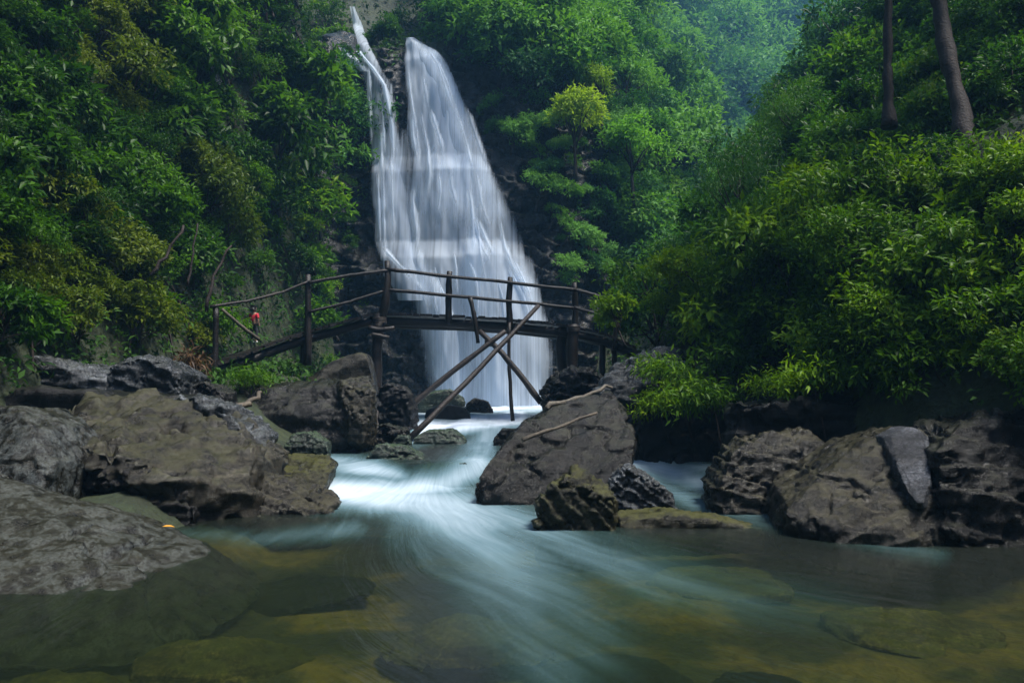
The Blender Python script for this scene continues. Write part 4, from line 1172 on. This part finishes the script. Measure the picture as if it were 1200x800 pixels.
def perch(kind, px, py, radpx, Y, label, R0, **kw):
    """a tree rooted on the slope at distance Y whose crown shows round (px, py)"""
    sc = radpx / 900 * Y / R0
    P = at(px, py + radpx * 1.15, Y)
    P[2] = min(P[2], float(H(np.array([P[0]]), np.array([Y]))[0]) + 0.2) if P[2] - float(H(np.array([P[0]]), np.array([Y]))[0]) < 2.5 else P[2]
    return plant(kind, "tree", P, sc, label, "tree", **kw)
perch("tree_yellow", 674, 158, 36, 25.0, "bright yellow-green tree on the slope right of waterfall", 1.3)
perch("tree_lime", 742, 184, 38, 26.4, "fresh green rounded tree right of the bright yellow-green one", 1.4)
perch("tree_yellow", 706, 112, 26, 26.6, "pale yellow-topped tree above the bright yellow-green one", 1.3)
perch("tree_feathery", 868, 152, 66, 15.8, "soft feathery dark green tree on the right spur", 1.5)
perch("tree_feathery", 930, 88, 52, 17.0, "soft feathery tree behind the dark feathery one on the right spur", 1.5)
perch("tree_feathery", 800, 215, 46, 16.6, "lower feathery tree at the foot of the right spur", 1.5)
perch("tree_mid", 444, 20, 13, 28.8, "little tree right of the narrow fall's tip", 1.1)
perch("tree_mid", 462, 34, 13, 28.3, "little tree close above the main fall's left rim", 1.1)
perch("tree_mid", 455, 22, 16, 28.5, "small tree between the tops of the two falls", 1.1)
perch("tree_mid", 468, 8, 16, 29.2, "small tree just left of the main fall's crest", 1.1)
perch("tree_mid", 432, 4, 12, 29.0, "little tree right beside the narrow fall's top", 1.1)
perch("tree_mid", 452, -2, 15, 29.0, "small tree at picture top between the two falls", 1.1)
# right spur --------------------------------------------------------
def spur_in(px, py):
    return (px > 730) & (py < 400)
for q, p in spread(130, spur_in, 6.0, seed=6, zone=lambda P: (P[:, 1] > 9.8) & (P[:, 1] < 40) & (P[:, 2] < 1.2 * (P[:, 0] - 1) + 3)):
    px, py = q
    D = p[1]
    rad = rng.uniform(32, 50) / 900 * D
    lab = spur_label(px, py)
    plant("tree_mid", "tree", p - np.array([0, 0, 0.9 * rad]), rad / 1.1, lab, "tree", "trees on the right spur", lean=(rng.normal() * 0.08, -0.25 + rng.normal() * 0.08))
# bright bush on the right bank ------------------------------------
def bush_in(px, py):
    top = np.interp(px, [720, 790, 860, 930, 1010, 1100, 1250], [340, 300, 265, 225, 200, 190, 185])
    bot = np.interp(px, [720, 800, 870, 960, 1100, 1250], [395, 440, 470, 478, 478, 470])
    return (px > 715) & (py > top + 22) & (py < bot - 18)
for q, p in spread(90, bush_in, 5.0, seed=7, zone=lambda P: P[:, 0] > 0.5):
    px, py = q
    D = min(p[1], np.interp(px, [720, 800, 1000, 1250], [15.2, 12.2, 9.6, 8.2]) + rng.uniform(-0.3, 0.5))
    p = at(px, py, D)
    rad = rng.uniform(44, 66) / 900 * D
    if px < 840: rad *= 0.72
    lab = bush_label(px, q[1])
    plant("bush_bright", "bush", p - np.array([-0.3 * rad, 0, 0.5 * rad]), rad / 0.75, lab, "bush", "bushes of the right bank thicket", lean=(0.2 + rng.normal() * 0.1, -0.35 + rng.normal() * 0.1))
for k, (px, py, rr, Yd, lab) in enumerate([
    (778, 446, 34, 10.9, "bright green fern on the top of blue-grey rock slab"),
    (806, 470, 36, 10.5, "broad fern hanging over the front of blue-grey rock slab"),
    (776, 478, 26, 10.6, "lowest fern draped over the blue-grey rock slab"),
    (838, 474, 30, 10.1, "small drooping fern below the bush, above the black rock"),
    (752, 440, 24, 11.6, "small fern at the foot of bridge end"),
    (905, 462, 30, 9.2, "leafy fern above the streaked rock"),
    (958, 452, 40, 8.6, "yellow-green grassy fern over the long black ledge")]):
    plant("fern", "fern", at(px, py + rr * 0.5, Yd), rr / 900 * Yd / 0.42, lab, "fern", lean=(0.3, -0.1))

# two bare trunks on the right slope
def big_tree(label, pts, r0, r1, seed):
    P = np.array([at(*q) for q in pts])
    loc = P[0].copy()
    t = np.linspace(0, 1, 22)
    path = np.array([[np.interp(q * (len(P) - 1), range(len(P)), P[:, k]) for k in range(3)] for q in t])
    top = path[-1] + (path[-1] - path[0]) * 0.45
    path = np.concatenate([path, np.linspace(path[-1], top, 7)[1:]])
    path += np.random.default_rng(seed).normal(size=path.shape) * r0 * 0.05
    o = empty("tree", loc)
    tag(o, label, "tree", "bare-trunked trees on the right slope")
    parts = [tube(path - loc, np.linspace(r0, r1, len(path)) * (1 + 0.7 * np.exp(-np.arange(len(path)) * 0.45)), 14, seed=seed, rough=r0 * 0.35)]
    r = np.random.default_rng(seed)
    tip = path[-1] - loc
    cs = []
    for k in range(7):
        e = tip + np.array([r.normal() * 1.2, r.normal() * 1.2, r.uniform(0.2, 1.6)])
        parts.append(tube(pole_pts(path[-4] - loc, e, 6, 0.15, int(r.integers(1e6))), np.linspace(r1 * 0.7, r1 * 0.2, 6), 6))
        cs.append(e)
    v, f = join(parts)
    obj("trunk", mesh_data("trunk", v, f, M["bark"]), o)
    n = 900
    i = r.integers(0, 7, n)
    d = r.normal(size=(n, 3)); d /= np.linalg.norm(d, axis=1)[:, None]
    p = np.array(cs)[i] + d * r.uniform(0.5, 0.9, (n, 1))
    V, Fq, rnd = tufts(p, d, 5, 0.17, r, 0.5)
    c_ = obj("crown", mesh_data("crown", V, Fq, M["leaf_mid"], attrs={"rnd": rnd}), o)
    c_["kind"] = "stuff"
big_tree("thick leaning bare trunk at the upper right", [(1138, 200, 10.3), (1126, 130, 10.6), (1110, 60, 10.9), (1094, -30, 11.2)], 0.125, 0.10, 3)
big_tree("thinner upright dark trunk left of the thick leaning one", [(1042, 150, 11.6), (1040, 90, 11.7), (1040, 40, 11.8), (1043, -60, 12.0)], 0.075, 0.06, 4)

# undergrowth that covers the land between the plants
def ground_tufts(name, n, cond, size, mat, seed, per=6, wt=None):
    r = np.random.default_rng(seed)
    a, b_, c_ = GZ[:-1, :-1], GZ[1:, :-1], GZ[:-1, 1:]
    dx = np.diff(GX, axis=1)[:-1]; dy = np.diff(GY, axis=0)[:, :-1]
    area = dx * dy * np.sqrt(1 + ((c_ - a) / dx) ** 2 + ((b_ - a) / dy) ** 2)
    cxm, cym = GX[:-1, :-1], GY[:-1, :-1]
    w = area * cond(cxm, cym, a) / (np.maximum(cym, 6) ** 1.5)
    w = w.ravel() / w.sum()
    k = r.choice(len(w), n, p=w)
    iy, ix = np.unravel_index(k, a.shape)
    x = cxm[iy, ix] + r.uniform(0, 1, n) * dx[iy, ix]; y = cym[iy, ix] + r.uniform(0, 1, n) * dy[iy, ix]
    z = H(x, y)
    nx = -(c_ - a)[iy, ix] / dx[iy, ix]; ny = -(b_ - a)[iy, ix] / dy[iy, ix]
    nr = np.stack([nx, ny, np.ones(n)], 1); nr /= np.linalg.norm(nr, axis=1)[:, None]
    p = np.stack([x, y, z], 1) + nr * (r.uniform(0.0, 0.28, n) * (0.6 + 0.02 * y))[:, None]
    s = size * (0.7 + 0.03 * np.maximum(y, 8))
    V, Fq, rnd = tufts(p, nr, per, 1.0, r, 0.5, jitter=0.0) if False else _tufts_s(p, nr, per, s, r)
    o = obj(name, mesh_data(name, V, Fq, M[mat], attrs={"rnd": rnd}))
    o["kind"] = "stuff"
    return o
def _tufts_s(pos, nrm, per, size, r):
    n = len(pos)
    p = np.repeat(pos, per, 0); nn = np.repeat(nrm, per, 0); sz = np.repeat(size, per)
    d = nn * 0.6 + r.normal(size=p.shape) * 0.8
    d[:, 2] -= 0.45
    d /= np.linalg.norm(d, axis=1)[:, None]
    L = sz * r.uniform(0.6, 1.3, len(p))
    p = p + r.normal(size=p.shape) * (sz * 0.5)[:, None]
    up = nn + np.array([0, 0, 0.8]) + r.normal(size=p.shape) * 0.45
    V, Fq = leaf_arrays(p, d, up, L, L * 0.42 * r.uniform(0.8, 1.2, len(p)))
    rnd = np.clip(0.5 * np.repeat(r.uniform(0, 1, n), per) + 0.4 * r.uniform(0, 1, len(p)), 0, 1)
    return V, Fq, np.repeat(rnd, 5)
g1 = ground_tufts("undergrowth", 16000, lambda x, y, z: ((x < -3.2) & (y > 4) & (y < 30) & (x > -16) & (z > 1.12)) * 1.0, 0.125, "leaf_floor", 41)
tag(g1, "low leafy undergrowth and creepers covering the steep left bank", "undergrowth")
g2 = ground_tufts("undergrowth", 12000, lambda x, y, z: ((x > 1.5) & (y > 5) & (y < 36) & (x < 26) & (z > 1.0)) * 1.0, 0.10, "leaf_floor", 42)
tag(g2, "low leafy undergrowth covering the right slope between trees", "undergrowth")
g3 = ground_tufts("undergrowth", 14000, lambda x, y, z: ((y > 27) & (y < 140) & (x > -9) & (x < 60) & (z > 8)) * 1.0, 0.12, "leaf_floor", 43)
tag(g3, "leafy forest floor between the trees of the misty far slope", "undergrowth")

# ------------------------------------------------------------------ the person behind the ramp
def person():
    P0 = hit([297], [401], 14.0)[0]
    P0 = at(297, 401, P0[1] - 0.2)
    h = 44 / 900 * P0[1]                       # standing height read from the picture
    s = h / 1.0
    o = empty("person", P0)
    tag(o, "small person in red top and dark trousers behind the bridge ramp", "person")
    def skin(name, chain, edges, mat, parent):
        me = bpy.data.meshes.new(name)
        me.from_pydata([(x * s, y * s, z * s) for (x, y, z, _) in chain], edges, [])
        t = bpy.data.objects.new("tmp", me); COL.objects.link(t)
        md = t.modifiers.new("s", 'SKIN')
        for k, (_, _, _, r) in enumerate(chain):
            me.skin_vertices[0].data[k].radius = (r * s, r * s)
        me.skin_vertices[0].data[0].use_root = True
        sb = t.modifiers.new("u", 'SUBSURF'); sb.levels = 2
        dg = bpy.context.evaluated_depsgraph_get()
        m2 = bpy.data.meshes.new_from_object(t.evaluated_get(dg))
        bpy.data.objects.remove(t)
        m2.materials.clear(); m2.materials.append(mat)
        m2.polygons.foreach_set("use_smooth", np.ones(len(m2.polygons), bool))
        return obj(name, m2, parent)
    skinm = plain_mat("skin", (0.35, 0.20, 0.13), 0.55)
    body = [(0, 0, .50, .075), (0, 0, .62, .075), (0, .005, .73, .085), (0, .005, .79, .045), (0, 0, .84, .045), (0, -.01, .90, .068), (0, -.005, .965, .05),
            (.055, 0, .47, .055), (.06, -.01, .26, .042), (.06, .015, .05, .03), (.06, -.05, .02, .026),
            (-.055, 0, .47, .055), (-.065, -.03, .26, .042), (-.065, 0, .05, .03), (-.065, -.06, .02, .026),
            (.105, 0, .75, .034), (.135, .0, .60, .027), (.12, -.05, .47, .022), (.115, -.07, .42, .02),
            (-.105, 0, .75, .034), (-.14, .0, .60, .027), (-.13, -.05, .47, .022), (-.125, -.07, .42, .02)]
    ed = [(0, 1), (1, 2), (2, 3), (3, 4), (4, 5), (5, 6), (0, 7), (7, 8), (8, 9), (9, 10), (0, 11), (11, 12), (12, 13), (13, 14),
          (2, 15), (15, 16), (16, 17), (17, 18), (2, 19), (19, 20), (20, 21), (21, 22)]
    skin("body", body, ed, skinm, o)
    skin("shirt", [(0, 0, .50, .092), (0, 0, .62, .09), (0, .005, .74, .10), (.115, 0, .745, .046), (.142, 0, .62, .040), (-.115, 0, .745, .046), (-.146, 0, .62, .040)],
         [(0, 1), (1, 2), (2, 3), (3, 4), (2, 5), (5, 6)], plain_mat("red_cloth", (0.62, 0.03, 0.05), 0.8), o)
    skin("trousers", [(0, 0, .50, .085), (.056, 0, .44, .066), (.061, -.01, .26, .054), (.061, .012, .08, .042), (-.056, 0, .44, .066), (-.066, -.03, .26, .054), (-.066, -.002, .08, .042)],
         [(0, 1), (1, 2), (2, 3), (0, 4), (4, 5), (5, 6)], plain_mat("dark_cloth", (0.02, 0.02, 0.025), 0.8), o)
    for sx, yy in ((.06, -.02), (-.065, -.03)):
        skin("shoe", [(sx, yy + .03, .02, .034), (sx, yy - .05, .014, .03)], [(0, 1)], plain_mat("white_shoe", (0.7, 0.7, 0.7), 0.6), o)
    skin("hair", [(0, .012, .915, .070), (0, .008, .975, .058), (0, .035, .87, .05)], [(0, 1), (0, 2)], plain_mat("black_hair", (0.012, 0.010, 0.010), 0.5), o)
    o.rotation_euler[2] = 2.7
person()

# ------------------------------------------------------------------ the air
hz, nt, out = new_mat("haze_air")
pv = nd(nt, "ShaderNodeVolumePrincipled")
pv.inputs["Color"].default_value = (0.22, 0.52, 0.88, 1)
pv.inputs["Density"].default_value = 0.0016
pv.inputs["Anisotropy"].default_value = 0.2
nt.links.new(pv.outputs[0], out.inputs["Volume"])
bx = box((20, 68, 51.5), (68, 0, 0), (0, 94, 0), (0, 0, 54.0))
haze = obj("haze", mesh_data("haze", bx[0], bx[1], hz, smooth=False))
tag(haze, "pale blue mist hanging in the forest valley", "haze", kind="stuff")

# labels that would still be shared are told apart by their place from left to right
by = {}
for o in SC.objects:
    if o.parent is None and "group" in o and "label" in o: by.setdefault(o["label"], []).append(o)
ORD = ["second", "third", "fourth", "fifth", "sixth", "seventh", "eighth", "ninth", "tenth", "eleventh", "twelfth", "thirteenth", "fourteenth", "fifteenth", "sixteenth"]
for lab, os_ in by.items():
    if len(os_) < 2: continue
    os_.sort(key=lambda o: float(to_px(*o.location)[0]))
    n = len(os_)
    for k, o in enumerate(os_):
        w = "leftmost" if k == 0 else ("rightmost" if k == n - 1 else ("middle one" if n == 3 else ORD[k - 1] + " from left"))
        o["label"] = lab + ", " + w
